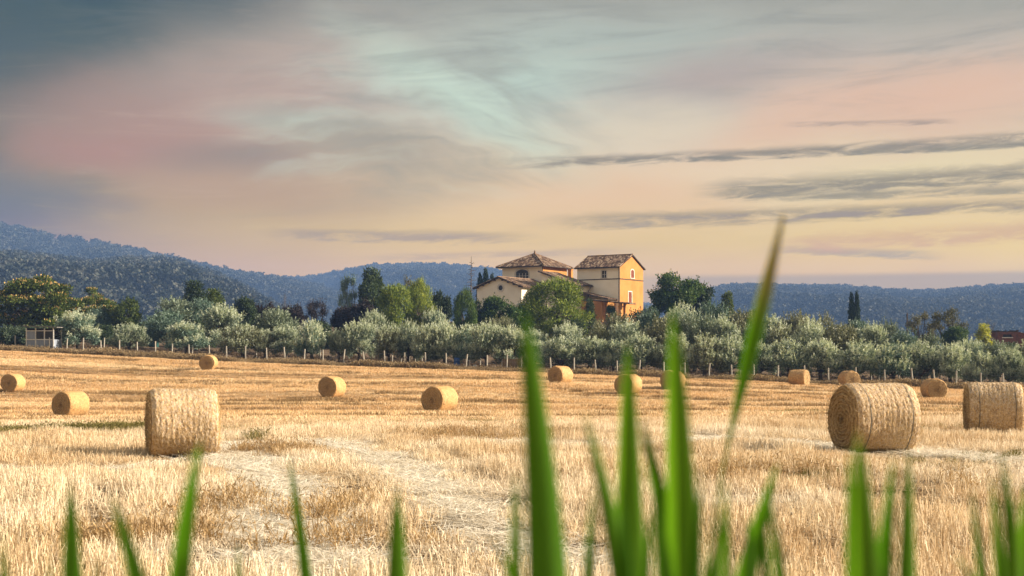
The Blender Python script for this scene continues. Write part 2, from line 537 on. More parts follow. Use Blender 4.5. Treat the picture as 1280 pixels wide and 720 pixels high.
# material of the field floor and of its straw: colours vary with the swathes the harvester left
def straw_color(t, pos):
    rc = t.mapping(pos, (1, 1, 1), (0, 0, R(20.8)))     # rows run parallel to the far edge
    band = t.noise(t.mapping(rc, (0.008, 0.13, 0.0)), 1.0, 4, 0.65)
    patch = t.noise(t.mapping(pos, (0.16, 0.16, 0.0)), 1.0, 4, 0.6, 0.4)
    sep = t.n.new('ShaderNodeSeparateXYZ'); t.l.new(pos, sep.inputs[0])
    far = t.step(t.add(sep.outputs[1], t.mul(t.sub(patch, 0.5), 40.0)), 30.0, 72.0)     # straw turns more golden towards the back of the field
    near_c = t.ramp(t.rng(patch, 0.3, 0.7), [(0.0, (0.44, 0.27, 0.115, 1)), (0.42, (0.74, 0.58, 0.37, 1)), (1.0, (0.91, 0.86, 0.75, 1))])
    far_c = t.ramp(t.rng(band, 0.3, 0.7), [(0.0, (0.46, 0.26, 0.10, 1)), (0.4, (0.74, 0.48, 0.22, 1)), (1.0, (0.88, 0.69, 0.42, 1))])
    return t.mix(far, near_c, far_c), patch, band


def make_field_material():
    m, t, bs = material('field_soil_and_chaff', 0.95, 0.05)
    pos, g = wpos(t)
    col, patch, band = straw_color(t, pos)
    fine = t.noise(t.mapping(pos, (9, 9, 9)), 1.0, 5, 0.7)
    dark = t.mix(t.step(fine, 0.48, 0.68), (0.085, 0.052, 0.028, 1), col)
    t.l.new(dark, bs.inputs['Base Color'])
    bump(t, bs, fine, 0.8, 0.08)
    return m


MAT['field'] = make_field_material()

# field sheet, behind the camera up to its far edge
xs = np.linspace(-150, 150, 221)
ts = np.r_[np.linspace(-0.28, 0.0, 12)[:-1], np.linspace(0, 1, 150)]
Xg, Tg = np.meshgrid(xs, ts)
Yg = edge_y(Xg) * Tg
Zg = H(Xg, Yg) + 0.05 * (vnoise(Xg, Yg, 1.7, 3) - 0.5) * (Yg < 60)
field = link('field', grid_mesh('field', Xg, Yg, Zg, [MAT['field']]))
tag(field, 'harvested stubble field of cut golden straw reaching back to the fence', None, None, 'structure')

MAT['grove_soil'] = noise_material('grove_soil', [(0, (0.055, 0.036, 0.024)), (0.5, (0.12, 0.08, 0.05)), (1, (0.20, 0.15, 0.09))], 0.7, 6, 0.95, 0.8, 0.15, world=True)
ts = np.r_[np.linspace(1.0, 2.4, 60), np.geomspace(2.5, 17, 40)]
xs2 = np.r_[-2200, -1500, -700, -350, np.linspace(-180, 180, 121), 350, 700, 1500, 2200]
Xg, Tg = np.meshgrid(xs2, ts)
e0 = np.clip(edge_y(Xg), 60, 190)
Yg = np.where(np.abs(Xg) <= 150, edge_y(Xg), e0) * Tg
Zg = H(Xg, Yg)
ground = link('ground', grid_mesh('ground', Xg, Yg, Zg - 0.004, [MAT['grove_soil']]))
tag(ground, 'brown dry soil of the olive grove running on to the hills', None, None, 'structure')

# ------------------------------------------------------------------ wooded hills
MAT['hill'] = noise_material('hill_floor', [(0, (0.02, 0.028, 0.018)), (0.6, (0.05, 0.055, 0.032)), (1, (0.10, 0.09, 0.055))], 0.02, 6, 0.95, 0.0, world=True)


def scatter(name, templates, mats, pts, rot, scl, pick, mat_of=None):
    """one object holding template meshes and loose points; geometry nodes put a template on every point"""
    V = []; Fc = []; T = []; MI = []
    off = 0
    for k, (v, f, mi) in enumerate(templates):
        V.append(v); T.append(np.full(len(v), k, np.int32))
        Fc.append(f + off); MI.append(np.full(len(f), mi, np.int32)); off += len(v)
    faces = np.concatenate(Fc); mi = np.concatenate(MI)
    nv = off; npnt = len(pts)
    me = bpy.data.meshes.new(name)
    co = np.concatenate(V + [np.asarray(pts, np.float32)]).astype(np.float32)
    me.vertices.add(len(co)); me.vertices.foreach_set("co", co.ravel())
    k = faces.shape[1]
    me.loops.add(faces.size); me.loops.foreach_set("vertex_index", faces.astype(np.int32).ravel())
    me.polygons.add(len(faces)); me.polygons.foreach_set("loop_start", np.arange(0, faces.size, k, dtype=np.int32))
    me.polygons.foreach_set("material_index", mi)
    for m in mats: me.materials.append(m)
    me.update(calc_edges=True)
    def attr(nm, ty, field_, a):
        at = me.attributes.new(nm, ty, 'POINT'); at.data.foreach_set(field_, a.ravel())
    attr("tid", 'INT', "value", np.concatenate(T + [np.full(npnt, -1, np.int32)]).astype(np.int32))
    attr("pick", 'INT', "value", np.r_[np.zeros(nv), pick].astype(np.int32))
    attr("rot", 'FLOAT_VECTOR', "vector", np.concatenate([np.zeros((nv, 3)), rot]).astype(np.float32))
    attr("scl", 'FLOAT_VECTOR', "vector", np.concatenate([np.ones((nv, 3)), scl]).astype(np.float32))
    o = link(name, me)
    g = bpy.data.node_groups.get("scatter_templates")
    if g is None:
        g = bpy.data.node_groups.new("scatter_templates", 'GeometryNodeTree')
        g.interface.new_socket("Geometry", in_out='INPUT', socket_type='NodeSocketGeometry')
        g.interface.new_socket("Geometry", in_out='OUTPUT', socket_type='NodeSocketGeometry')
        n = g.nodes; l = g.links
        gi = n.new('NodeGroupInput'); go = n.new('NodeGroupOutput')
        def na(nm, ty):
            q = n.new('GeometryNodeInputNamedAttribute'); q.data_type = ty; q.inputs[0].default_value = nm
            return q.outputs[0]
        tid = na("tid", 'INT')
        cmp_ = n.new('FunctionNodeCompare'); cmp_.data_type = 'INT'; cmp_.operation = 'GREATER_EQUAL'
        ii = [s for s in cmp_.inputs if s.type == 'INT']
        l.new(tid, ii[0]); ii[1].default_value = 0
        sepg = n.new('GeometryNodeSeparateGeometry'); sepg.domain = 'POINT'
        l.new(gi.outputs[0], sepg.inputs[0]); l.new(cmp_.outputs[0], sepg.inputs[1])
        sp = n.new('GeometryNodeSplitToInstances'); sp.domain = 'POINT'
        l.new(sepg.outputs[0], sp.inputs['Geometry']); l.new(na("tid", 'INT'), sp.inputs['Group ID'])
        ip = n.new('GeometryNodeInstanceOnPoints')
        l.new(sepg.outputs[1], ip.inputs['Points']); l.new(sp.outputs['Instances'], ip.inputs['Instance'])
        ip.inputs['Pick Instance'].default_value = True
        l.new(na("pick", 'INT'), ip.inputs['Instance Index'])
        e2r = n.new('FunctionNodeEulerToRotation'); l.new(na("rot", 'FLOAT_VECTOR'), e2r.inputs[0])
        l.new(e2r.outputs[0], ip.inputs['Rotation'])
        l.new(na("scl", 'FLOAT_VECTOR'), ip.inputs['Scale'])
        l.new(ip.outputs[0], go.inputs[0])
    md = o.modifiers.new("scatter", 'NODES'); md.node_group = g
    return o


def unit(v): return v / (np.linalg.norm(v, axis=-1, keepdims=True) + 1e-9)


def diamonds(p, d, side, ln, wd, fold=0.0):
    """leaf diamonds: p base (N,3), d direction, side, ln, wd arrays"""
    ln = np.asarray(ln)[:, None]; wd = np.asarray(wd)[:, None]
    mid = p + d * ln * 0.5
    v = np.stack([p, mid + side * wd * 0.5, p + d * ln, mid - side * wd * 0.5], 1).reshape(-1, 3)
    f = np.arange(len(p) * 4).reshape(-1, 4)
    return v, f


def rdir(r, n): return unit(r.normal(size=(n, 3)))


def clump_leaves(r, clumps, n, ln, wd, outward=0.6, up=0.3, rand=0.7, shell=(0.55, 1.05)):
    c = np.array([k[0] for k in clumps], float); rad = np.array([k[1] for k in clumps], float)
    wgt = (rad.prod(axis=1)) ** (2 / 3); wgt /= wgt.sum()
    i = r.choice(len(clumps), n, p=wgt)
    o = rdir(r, n)
    q = r.uniform(shell[0], shell[1], n)[:, None]
    p = c[i] + o * rad[i] * q
    d = unit(o * outward + np.array((0, 0, up)) + rdir(r, n) * rand)
    s = unit(np.cross(d, rdir(r, n)))
    return diamonds(p, d, s, r.uniform(0.6, 1.3, n) * ln, r.uniform(0.7, 1.3, n) * wd)


def merge(parts):
    V = []; Fc = []; o = 0
    for v, f in parts:
        V.append(v); Fc.append(f + o); o += len(v)
    return np.concatenate(V), np.concatenate(Fc)


def forest_templates():
    T = []
    for k in range(8):
        r = NPR(100 + k)
        hgt = 1.0
        cl = []
        nb = 5
        if k < 6:
            for j in range(nb):
                a = r.uniform(0, 6.28); q = r.uniform(0.0, 0.34)
                cl.append(((q * math.cos(a), q * math.sin(a), r.uniform(0.35, 0.78)), (r.uniform(.2, .33),) * 2 + (r.uniform(.16, .26),)))
            cl.append(((0, 0, .4), (.42, .42, .3)))
        else:
            for j in range(6):
                zz = j / 6
                cl.append(((0, 0, 0.12 + zz * 0.78), (0.3 * (1 - zz) + 0.06,) * 2 + (0.16,)))
        v, f = clump_leaves(r, cl, 240, 0.19, 0.15, 0.5, 0.2, 0.9)
        T.append((v, f, 0))
    return T


FT = forest_templates()


def hill(name, label, ridge, Yr, Yf, px0, px1, seed, tree_px, tree_m, forest_label, back=500.0, zoff=5.0):
    """ridge: photo pixels of the skyline; Yr: distance of the ridge; Yf: distance of the foot"""
    rp = np.array(ridge, float)
    ncol, nrow = 150, 50
    pxs = np.linspace(px0, px1, ncol)
    u = (pxs - 640) / F
    zr = (HZ - (np.interp(pxs, rp[:, 0], rp[:, 1]) + zoff)) * Yr / F
    vs = np.r_[np.linspace(0, 1, nrow), 1 + np.linspace(0.08, 1, 8)]
    U, Vv = np.meshgrid(u, vs)
    ZR = np.broadcast_to(zr, U.shape)
    Yd = np.where(Vv <= 1, Yf + (Yr - Yf) * Vv, Yr + back * (Vv - 1))
    X = U * Yd
    prof = np.where(Vv <= 1, np.sin(np.clip(Vv, 0, 1) * math.pi / 2) ** 0.9, 1 - 0.9 * (Vv - 1) ** 1.2)
    zf = H(X, Yd) - 6
    gull = (vnoise(X * 1.0, Yd * 0.45, 150, seed) - 0.55) + 0.5 * (vnoise(X, Yd * 0.5, 62, seed + 1) - 0.5)
    amp = np.sin(np.clip(Vv, 0, 1) * math.pi) * (Vv <= 1)
    Z = zf + (ZR - zf) * prof + gull * amp * np.maximum(ZR, 20) * 0.7
    Z = np.where(Vv < 1, np.minimum(Z, ZR * Yd / Yr * 0.985 - 0.01 * Yr * (1 - Vv)), Z)
    o = link(name, grid_mesh(name, X, Yd, Z, [MAT['hill']]))
    tag(o, label, None, None, 'structure')
    # trees all over it
    r = NPR(seed + 50)
    area_px = (px1 - px0)
    n = int((px1 - px0) / tree_px * (Yr - Yf) / (tree_m * 0.8)) if Yr > Yf else 0
    n = min(n, 17000)
    iu = r.uniform(0, ncol - 1.001, n); iv = r.uniform(0, 1, n) ** 0.8 * (nrow - 1 + 1.5)
    i0 = iu.astype(int); j0 = np.minimum(iv.astype(int), len(vs) - 2); fu = iu - i0; fv = iv - j0
    def bl(A): return (A[j0, i0] * (1 - fu) + A[j0, i0 + 1] * fu) * (1 - fv) + (A[j0 + 1, i0] * (1 - fu) + A[j0 + 1, i0 + 1] * fu) * fv
    pts = np.stack([bl(X), bl(Yd), bl(Z) - 0.8], -1)
    s = tree_m * r.uniform(0.6, 1.35, n)
    rot = np.zeros((n, 3)); rot[:, 2] = r.uniform(0, 6.28, n)
    scl = np.stack([s * r.uniform(0.9, 1.4, n), s * r.uniform(0.9, 1.4, n), s], -1)
    fo = scatter('forest', FT, [MAT['forest_leaf']], pts, rot, scl, r.integers(0, 8, n))
    tag(fo, forest_label, None, None, 'stuff')


hill('hill', 'long wooded hill sloping down from the left edge of the view',
     [(-500, 252), (-200, 256), (0, 272), (60, 284), (120, 294), (180, 306), (240, 320), (300, 332), (350, 340), (400, 350), (470, 375), (560, 420)], 1950, 1450, -420, 560, 11, 6.5, 10.5,
     'woodland on the upper slope of the long hill at the left', zoff=14)
hill('hill', 'lower wooded spur in front of the long hill at the left',
     [(-500, 300), (-200, 298), (0, 310), (60, 316), (110, 323), (165, 319), (215, 321), (255, 334), (300, 352), (340, 374), (390, 400), (470, 425)], 1250, 620, -420, 470, 17, 8.0, 9.0,
     'blue green woodland on the lower spur at the left', zoff=13)
hill('hill', 'rounded wooded hill rising behind the house from the saddle',
     [(180, 372), (260, 352), (330, 343), (390, 340), (430, 331), (470, 325), (520, 323), (560, 325), (620, 331), (680, 346), (740, 360), (800, 374), (900, 385), (980, 400)], 2500, 1500, 180, 980, 23, 5.5, 10.5,
     'blue green woodland covering the rounded hill behind the house', zoff=11)
hill('hill', 'low level wooded ridge along the right side of the horizon',
     [(830, 440), (865, 385), (885, 356), (910, 350), (950, 349), (1000, 351), (1060, 352), (1120, 357), (1170, 357), (1220, 353), (1260, 351), (1300, 348), (1500, 343), (1750, 340)], 2000, 1000, 820, 1750, 37, 6.0, 9.5,
     'blue green woodland covering the low ridge at the right', zoff=12)
# ------------------------------------------------------------------ stubble
def stalks(r, n, spread, hmin, hmax, width, lean, lying=0.0):
    """thin tapering straws: upright ones rooted on the ground, lying ones tangled over it"""
    p = np.c_[r.uniform(-spread, spread, n), r.uniform(-spread, spread, n), np.zeros(n)]
    d = unit(np.c_[r.normal(0, lean, n), r.normal(0, lean, n), np.ones(n)])
    ly = r.random(n) < lying
    a = r.uniform(0, 6.28, n)
    dl = unit(np.c_[np.cos(a), np.sin(a), r.normal(0.08, 0.16, n)])
    d[ly] = dl[ly]
    p[ly, 2] = r.uniform(0.01, 0.09, ly.sum())
    L = r.uniform(hmin, hmax, n); L[ly] *= 1.25
    a2 = r.uniform(0, 6.28, n)
    s = np.c_[np.cos(a2), np.sin(a2), np.zeros(n)]
    s[ly] = unit(np.cross(dl[ly], np.array((0, 0, 1.0)) + rdir(r, ly.sum()) * 0.5))
    w = width * r.uniform(0.6, 1.3, n)
    L_ = L[:, None]; w_ = w[:, None]
    v = np.stack([p - s * w_ * 0.5, p + s * w_ * 0.5, p + d * L_ + s * w_ * 0.22, p + d * L_ - s * w_ * 0.22], 1).reshape(-1, 3)
    return v, np.arange(n * 4).reshape(-1, 4)


def make_straw_material():
    m, t, bs = material('straw', 0.55, 0.3)
    pos, g = wpos(t)
    col, patch, band = straw_color(t, pos)
    isl = g.outputs['Random Per Island']
    c2 = t.mix(t.mul(t.step(isl, 0.55, 1.0), 0.6), col, (0.92, 0.84, 0.66, 1))
    c3 = t.mix(t.mul(t.step(isl, 0.34, 0.0), 0.75), c2, (0.26, 0.145, 0.055, 1))
    t.l.new(c3, bs.inputs['Base Color'])
    tr = t.n.new('ShaderNodeBsdfTranslucent'); t.l.new(c3, tr.inputs[0])
    ms = t.n.new('ShaderNodeMixShader'); ms.inputs[0].default_value = 0.25
    t.l.new(bs.outputs[0], ms.inputs[1]); t.l.new(tr.outputs[0], ms.inputs[2])
    t.l.new(ms.outputs[0], t.n['Material Output'].inputs[0])
    return m


MAT['straw'] = make_straw_material()
MAT['dark_straw'] = leaf_material('row_shade_straw', (0.13, 0.085, 0.04), (0.28, 0.185, 0.085), (0.46, 0.32, 0.16), 0.7, 0.15, 0.2, 0.8, tint=(1.0, 0.92, 0.78, 1))  # shadow lines between the far rows, put into the straw colour
MAT['pale_straw'] = leaf_material('trampled_straw', (0.50, 0.42, 0.30), (0.82, 0.76, 0.64), (0.93, 0.91, 0.85), 0.6, 0.2, 0.3, 1.5, tint=(1.0, 0.92, 0.78, 1))


def ground_hit(px, py, z=-1.9):
    Y = -z * F / (py - HZ)
    return ((px - 640) * Y / F, Y)


TRACKS = [[(300, 548), (330, 580), (350, 640), (390, 740)], [(395, 545), (480, 575), (590, 640), (720, 740)],
          [(890, 545), (1000, 556), (1150, 572), (1300, 588)], [(-40, 585), (90, 592), (200, 585), (330, 560)], [(560, 545), (650, 552), (780, 560), (900, 548)]]
TRK = [np.array([ground_hit(*p) for p in tr]) for tr in TRACKS]


def track_dist(x, y):
    d = np.full(x.shape, 1e9)
    for tr in TRK:
        for a, b in zip(tr[:-1], tr[1:]):
            ab = b - a
            tt = np.clip(((x - a[0]) * ab[0] + (y - a[1]) * ab[1]) / (ab @ ab), 0, 1)
            d = np.minimum(d, np.hypot(x - a[0] - tt * ab[0], y - a[1] - tt * ab[1]))
    return d


def frustum_points(r, y0, y1, dens, margin=2.5, spread=0.40):
    n = int((spread * (y1 * y1 - y0 * y0) + 2 * margin * (y1 - y0)) * dens * 1.0)
    y = np.sqrt(r.uniform(y0 * y0, y1 * y1, n))
    x = r.uniform(-1, 1, n) * (spread * y + margin)
    return x, y


def bale_clear(x, y):
    ok = np.ones(x.shape, bool)
    for b in BALES:
        c = P(b[0], b[1], b[2])
        ok &= np.hypot(x - c[0], y - c[1] - 0.35) > 0.55
    return ok


def make_stubble():
    r = NPR(5)
    T = []
    for k in range(6): T.append(stalks(r, 90, 0.26, 0.13, 0.30, 0.010, 0.26, 0.3) + (0,))     # near, standing
    for k in range(4): T.append(stalks(r, 80, 0.30, 0.20, 0.42, 0.009, 0.3, 0.92) + (0,))      # near, flattened
    for k in range(5): T.append(stalks(r, 130, 0.60, 0.14, 0.26, 0.022, 0.22, 0.3) + (0,))     # farther off
    for k in range(3): T.append(stalks(r, 110, 0.65, 0.3, 0.5, 0.02, 0.3, 0.95) + (0,))
    WR = len(T) + 3
    for k in range(3): T.append(stalks(r, 130, 0.60, 0.16, 0.30, 0.024, 0.3, 0.3) + (2,))     # dark row lines, step shadow put into their colour
    for k in range(4): T.append(stalks(r, 150, 0.30, 0.10, 0.26, 0.009, 0.2, 1.0) + (1,))        # pressed flat in the wheel tracks
    # near
    x, y = frustum_points(r, 7.5, 46, 16)
    ok = bale_clear(x, y); x, y = x[ok], y[ok]
    td = track_dist(x, y) + (vnoise(x, y, 0.7, 9) - 0.5) * 0.5
    q = row_coord(x, y)
    n1 = vnoise(x, y, 1.9, 21); n2 = vnoise(x * 0.25, q, 0.8, 22); n3 = vnoise(x, y, 0.5, 23)
    trk = td < 0.5
    flat = trk | (n2 + 0.45 * n1 < 0.34)
    n4 = vnoise(x, y, 1.1, 24); n5 = vnoise(x * 0.977 + y * 0.215, (y * 0.977 - x * 0.215) * 0.12, 0.42, 25)
    hs = (0.22 + 0.5 * n1 + 0.3 * n3 + 0.55 * n5) * np.clip(0.45 + 0.5 * (td - 0.4), 0.45, 1.0)
    keep = r.random(len(x)) < np.where(flat, 0.85, np.clip(1.7 * (0.4 * n4 + 0.6 * n5) - 0.18, 0.04, 1) * (0.6 + 0.5 * n3))
    pick1 = np.where(flat, r.integers(6, 10, len(x)), r.integers(0, 6, len(x)))
    pick1 = np.where(trk, r.integers(WR, WR + 4, len(x)), pick1)
    bd = np.full(x.shape, 9.0)
    for b_ in BALES:
        c_ = P(b_[0], b_[1], b_[2]); bd = np.minimum(bd, np.hypot((x - c_[0]) * 0.9, (y - c_[1] + 0.9) * 0.5))
    hs = hs * np.clip(0.3 + 0.55 * (bd - 0.5), 0.3, 1.0)
    s1 = np.where(flat, r.uniform(0.5, 0.9, len(x)), hs)
    A = (x[keep], y[keep], pick1[keep], s1[keep])
    # far
    x, y = frustum_points(r, 40, 150, 3.6, 6)
    ok = (y < edge_y(x) + 0.3) & bale_clear(x, y); x, y = x[ok], y[ok]
    q = row_coord(x, y)
    st = vnoise(x * 0.05, q, 1.3, 31) * 0.5 + vnoise(x * 0.04, q, 4.5, 32) * 0.5
    n3 = vnoise(x, y, 1.1, 33)
    flat = st + 0.22 * n3 < 0.52
    pick2 = np.where(flat, r.integers(15, 18, len(x)), r.integers(10, 15, len(x)))
    s2 = np.where(flat, 0.35, 0.25 + 1.5 * np.clip(st - 0.35, 0, 1) + 0.3 * n3)
    qq = q + 1.6 * (vnoise(x * 0.03, q * 0.2, 1.0, 34) - 0.5)
    line = (np.abs((qq / 5.7) % 1.0 - 0.5) < 0.035) | (np.abs((qq / 9.1 + 0.3) % 1.0 - 0.5) < 0.028)
    line &= vnoise(x * 0.16, q * 0.6, 1.0, 35) > 0.42
    line &= r.random(len(x)) < np.clip((y - 44) / 24, 0, 0.9)
    pick2 = np.where(line, r.integers(18, 21, len(x)), pick2); s2 = np.where(line, 0.75 + 0.3 * n3, s2)
    B = (x, y, pick2, s2)
    x, y, pk, s = [np.concatenate(q_) for q_ in zip(A, B)]
    pts = np.stack([x, y, H(x, y)], -1)
    rot = np.zeros((len(x), 3)); rot[:, 2] = r.uniform(0, 6.28, len(x))
    scl = np.stack([r.uniform(0.85, 1.15, len(x))] * 2 + [s], -1)
    o = scatter('stubble', T, [MAT['straw'], MAT['pale_straw'], MAT['dark_straw']], pts, rot, scl, pk)
    tag(o, 'cut straw stubble and loose straw covering the whole field', None, None, 'stuff')


make_stubble()


def weed_templates(seed, n, h, w, lean, count=5):
    r = NPR(seed); T = []
    for k in range(count):
        p = np.c_[r.normal(0, 0.16, n), r.normal(0, 0.16, n), np.zeros(n)]
        d = unit(np.c_[r.normal(0, lean, n), r.normal(0, lean, n), np.ones(n)])
        L = h * r.uniform(0.35, 1.1, n)
        a2 = r.uniform(0, 6.28, n); s = np.c_[np.cos(a2), np.sin(a2), np.zeros(n)]
        a = diamonds(p, d, s, L, np.full(n, w))
        m_ = n * 2
        i = r.integers(0, n, m_)
        q = p[i] + d[i] * (L[i] * r.uniform(0.3, 1.0, m_))[:, None]
        dd = unit(d[i] + rdir(r, m_) * 0.9)
        bq = diamonds(q, dd, unit(np.cross(dd, rdir(r, m_))), r.uniform(0.4, 1, m_) * h * 0.3, np.full(m_, w * 1.6))
        T.append(merge([a, bq]) + (0,))
    return T


def make_weeds():
    r = NPR(8)
    # dry verge along the fence and brown undergrowth in the grove
    n = 5200
    x = r.uniform(-62, 52, n)
    fx, fy = [], []
    for p_, k_, w_ in (((300, 645), 16, .9), ((425, 690), 6, .5), ((600, 540), 40, 1.5), ((340, 560), 24, .6), ((200, 690), 10, .5), ((1000, 600), 24, .9)):
        g_ = ground_hit(*p_, -1.85); fx.append(r.normal(g_[0], w_, k_)); fy.append(r.normal(g_[1], w_, k_))
    fx = np.concatenate(fx); fy = np.concatenate(fy)
    off = np.where(r.random(n) < 0.7, np.abs(r.normal(0, 1.6, n)) + 0.1, r.uniform(0, 22, n))
    y = edge_y(x) + off
    s = np.where(off < 3.2, 0.5 + 0.9 * vnoise(x, y, 2.2, 41), 0.4 + 0.5 * vnoise(x, y, 3, 42))
    pk = np.where(off < 2.6, r.integers(0, 5, n), r.integers(5, 10, n))
    pts = np.stack([x, y, H(x, y) - 0.02], -1)
    rot = np.zeros((n, 3)); rot[:, 2] = r.uniform(0, 6.28, n)
    T = weed_templates(60, 34, 0.55, 0.03, 0.3) + [(v, f, 1) for v, f, _ in weed_templates(61, 30, 0.55, 0.035, 0.5)]
    o = scatter('dry_weeds', T, [MAT['dry_weed'], MAT['dry_leaf']], pts, rot, np.stack([s * 1.2, s * 1.2, s], -1), pk)
    tag(o, 'dry straw coloured weeds along the fence and brown undergrowth beneath the olives', None, None, 'stuff')
    # green and olive weeds in strips across the field
    X = []; Y = []; S = []
    def strip(p0, p1, n, wid, s0, z=-2.1):
        a = np.array(ground_hit(*p0, z)); b = np.array(ground_hit(*p1, z))
        tt = r.uniform(0, 1, n)
        q = a[None] + (b - a)[None] * tt[:, None] + r.normal(0, wid, (n, 2)) * np.array((0.4, 1.0))
        X.append(q[:, 0]); Y.append(q[:, 1]); S.append(s0 * r.uniform(0.5, 1.2, n))
    strip((-30, 551), (190, 537), 420, 0.35, 0.85)
    strip((270, 537), (420, 530), 80, 0.35, 0.5)
    strip((300, 530), (680, 528), 130, 1.2, 0.45, -2.3)
    strip((960, 514), (1290, 508), 200, 0.6, 0.55, -2.4)
    strip((1130, 545), (1210, 538), 40, 0.4, 0.5)
    strip((318, 556), (336, 548), 14, 0.15, 0.8)
    strip((560, 552), (660, 545), 30, 0.6, 0.45)
    strip((990, 604), (1060, 600), 30, 0.3, 0.4, -1.85)
    strip((1160, 590), (1290, 570), 40, 0.4, 0.35, -1.85)
    strip((230, 590), (250, 570), 12, 0.2, 0.5, -1.9)
    pk = np.r_[r.integers(0, 5, sum(map(len, X))), r.integers(5, 10, len(fx))]
    x = np.concatenate(X + [fx]); y = np.concatenate(Y + [fy]); s = np.concatenate(S + [r.uniform(0.6, 1.2, len(fx))])
    n = len(x)
    rot = np.zeros((n, 3)); rot[:, 2] = r.uniform(0, 6.28, n)
    o = scatter('field_weeds', weed_templates(70, 40, 0.42, 0.014, 0.35) + [(v, f, 1) for v, f, _ in weed_templates(71, 60, 0.34, 0.008, 0.4)], [MAT['green_weed'], MAT['brown_weed']], np.stack([x, y, H(x, y)], -1), rot,
                np.stack([s, s, s], -1), pk)
    tag(o, 'olive green weeds in thin strips between the rows of stubble', None, None, 'stuff')


make_weeds()

# ------------------------------------------------------------------ fence
MAT['post'] = noise_material('weathered_post', [(0, (0.22, 0.20, 0.17)), (1, (0.52, 0.49, 0.43))], 4, 4, 0.9, 0.4, 0.01)
MAT['wire'] = noise_material('galvanised_wire', [(0, (0.22, 0.22, 0.21)), (1, (0.34, 0.34, 0.33))], 8, 2, 0.5, 0)


def post_mesh(seed):
    r = NPR(seed); b = MB()
    b.tube([(0, 0, -0.2), (r.normal(0, .01), r.normal(0, .01), 0.7), (r.normal(0, .03), r.normal(0, .03), 1.42)], [0.075, 0.068, 0.062], 7)
    return b.mesh('post', [MAT['post']])


PM = [post_mesh(k) for k in range(4)]


def fence(name, label, pxs, setback, hs, seed):
    r = NPR(seed)
    u0 = (pxs[0] - 640) / F
    pos = []
    for px in pxs:
        u = (px - 640) / F
        Y = (122.0 + setback) / (1 + 0.38 * u)
        pos.append((u * Y, Y, h1(u * Y, Y)))
    base = pos[0]
    e = link(name, None, None, base)
    tag(e, label, 'fence')
    for i, p in enumerate(pos):
        link('post', PM[i % 4], e, np.array(p) - base, (r.normal(0, .035), r.normal(0, .035), r.uniform(0, 6)), (1, 1, hs * r.uniform(0.92, 1.08)))
    for hgt in (0.45, 0.85, 1.22):
        b = MB(); b.tube([np.array(p) - base + (0, -0.07, hgt * hs) for p in pos], [0.004] * len(pos), 3)
        link('wire', b.mesh('wire', [MAT['wire']]), e)


fence('wire_fence', 'wire fence on pale wooden posts along the far edge of the field',
      [-42, -2, 19.5, 41, 62, 83.5, 104, 126, 149, 171, 194, 215, 236, 261, 283, 307, 333.5, 356, 380, 403, 429, 455, 481, 506, 532, 557.5, 582.5, 608.5, 633, 661, 688, 717,
       745, 771, 799, 830, 856, 886, 914.5, 942, 972.5, 1006, 1036, 1070, 1106, 1141, 1168, 1195, 1226, 1254, 1284, 1315], 3.2, 1.02, 3)
fence('wire_fence', 'second line of posts set deeper among the olive trunks behind the fence',
      [130, 240, 320, 400, 455, 490, 501, 511, 519, 527, 600, 700, 760, 850, 925, 1012, 1089, 1098, 1123, 1131, 1160, 1174, 1207, 1238, 1259, 1273, 1300], 9.5, 1.0, 4)

# ------------------------------------------------------------------ trees
def limbs(b, r, base_h, base_r, ends, bend=0.15, fork=0.0):
    """short trunk then limbs to each end point"""
    top = np.array((r.normal(0, 0.05), r.normal(0, 0.05), base_h))
    b.tube([(0, 0, -0.25), (0, 0, 0.05), top * 0.55, top], [base_r * 1.5, base_r * 1.15, base_r, base_r * 0.9], 8)
    for e in ends:
        e = np.asarray(e, float)
        m = (top + e) / 2 + r.normal(0, bend, 3)
        b.tube([top - (0, 0, 0.1), m, e], [base_r * 0.6, base_r * 0.4, base_r * 0.12], 5)


def shoots(r, clumps, n, length, leaves, ln, wd, zmin):
    c = np.array([k[0] for k in clumps]); rad = np.array([k[1] for k in clumps])
    i = r.integers(0, len(clumps), n)
    o = rdir(r, n); o[:, 2] = np.abs(o[:, 2])
    p = c[i] + o * rad[i] * 0.9
    keep = p[:, 2] > zmin; p = p[keep]; o = o[keep]; n = len(p)
    d = unit(o * 0.6 + np.array((0, 0, 0.9)) + rdir(r, n) * 0.3)
    L = length * r.uniform(0.5, 1.2, n)
    j = np.repeat(np.arange(n), leaves)
    tt = r.uniform(0, 1, len(j))
    q = p[j] + d[j] * (L[j] * tt)[:, None]
    dd = unit(d[j] * 0.9 + rdir(r, len(j)) * 0.8)
    return diamonds(q, dd, unit(np.cross(dd, rdir(r, len(j)))), r.uniform(0.6, 1.2, len(j)) * ln, r.uniform(0.7, 1.2, len(j)) * wd)


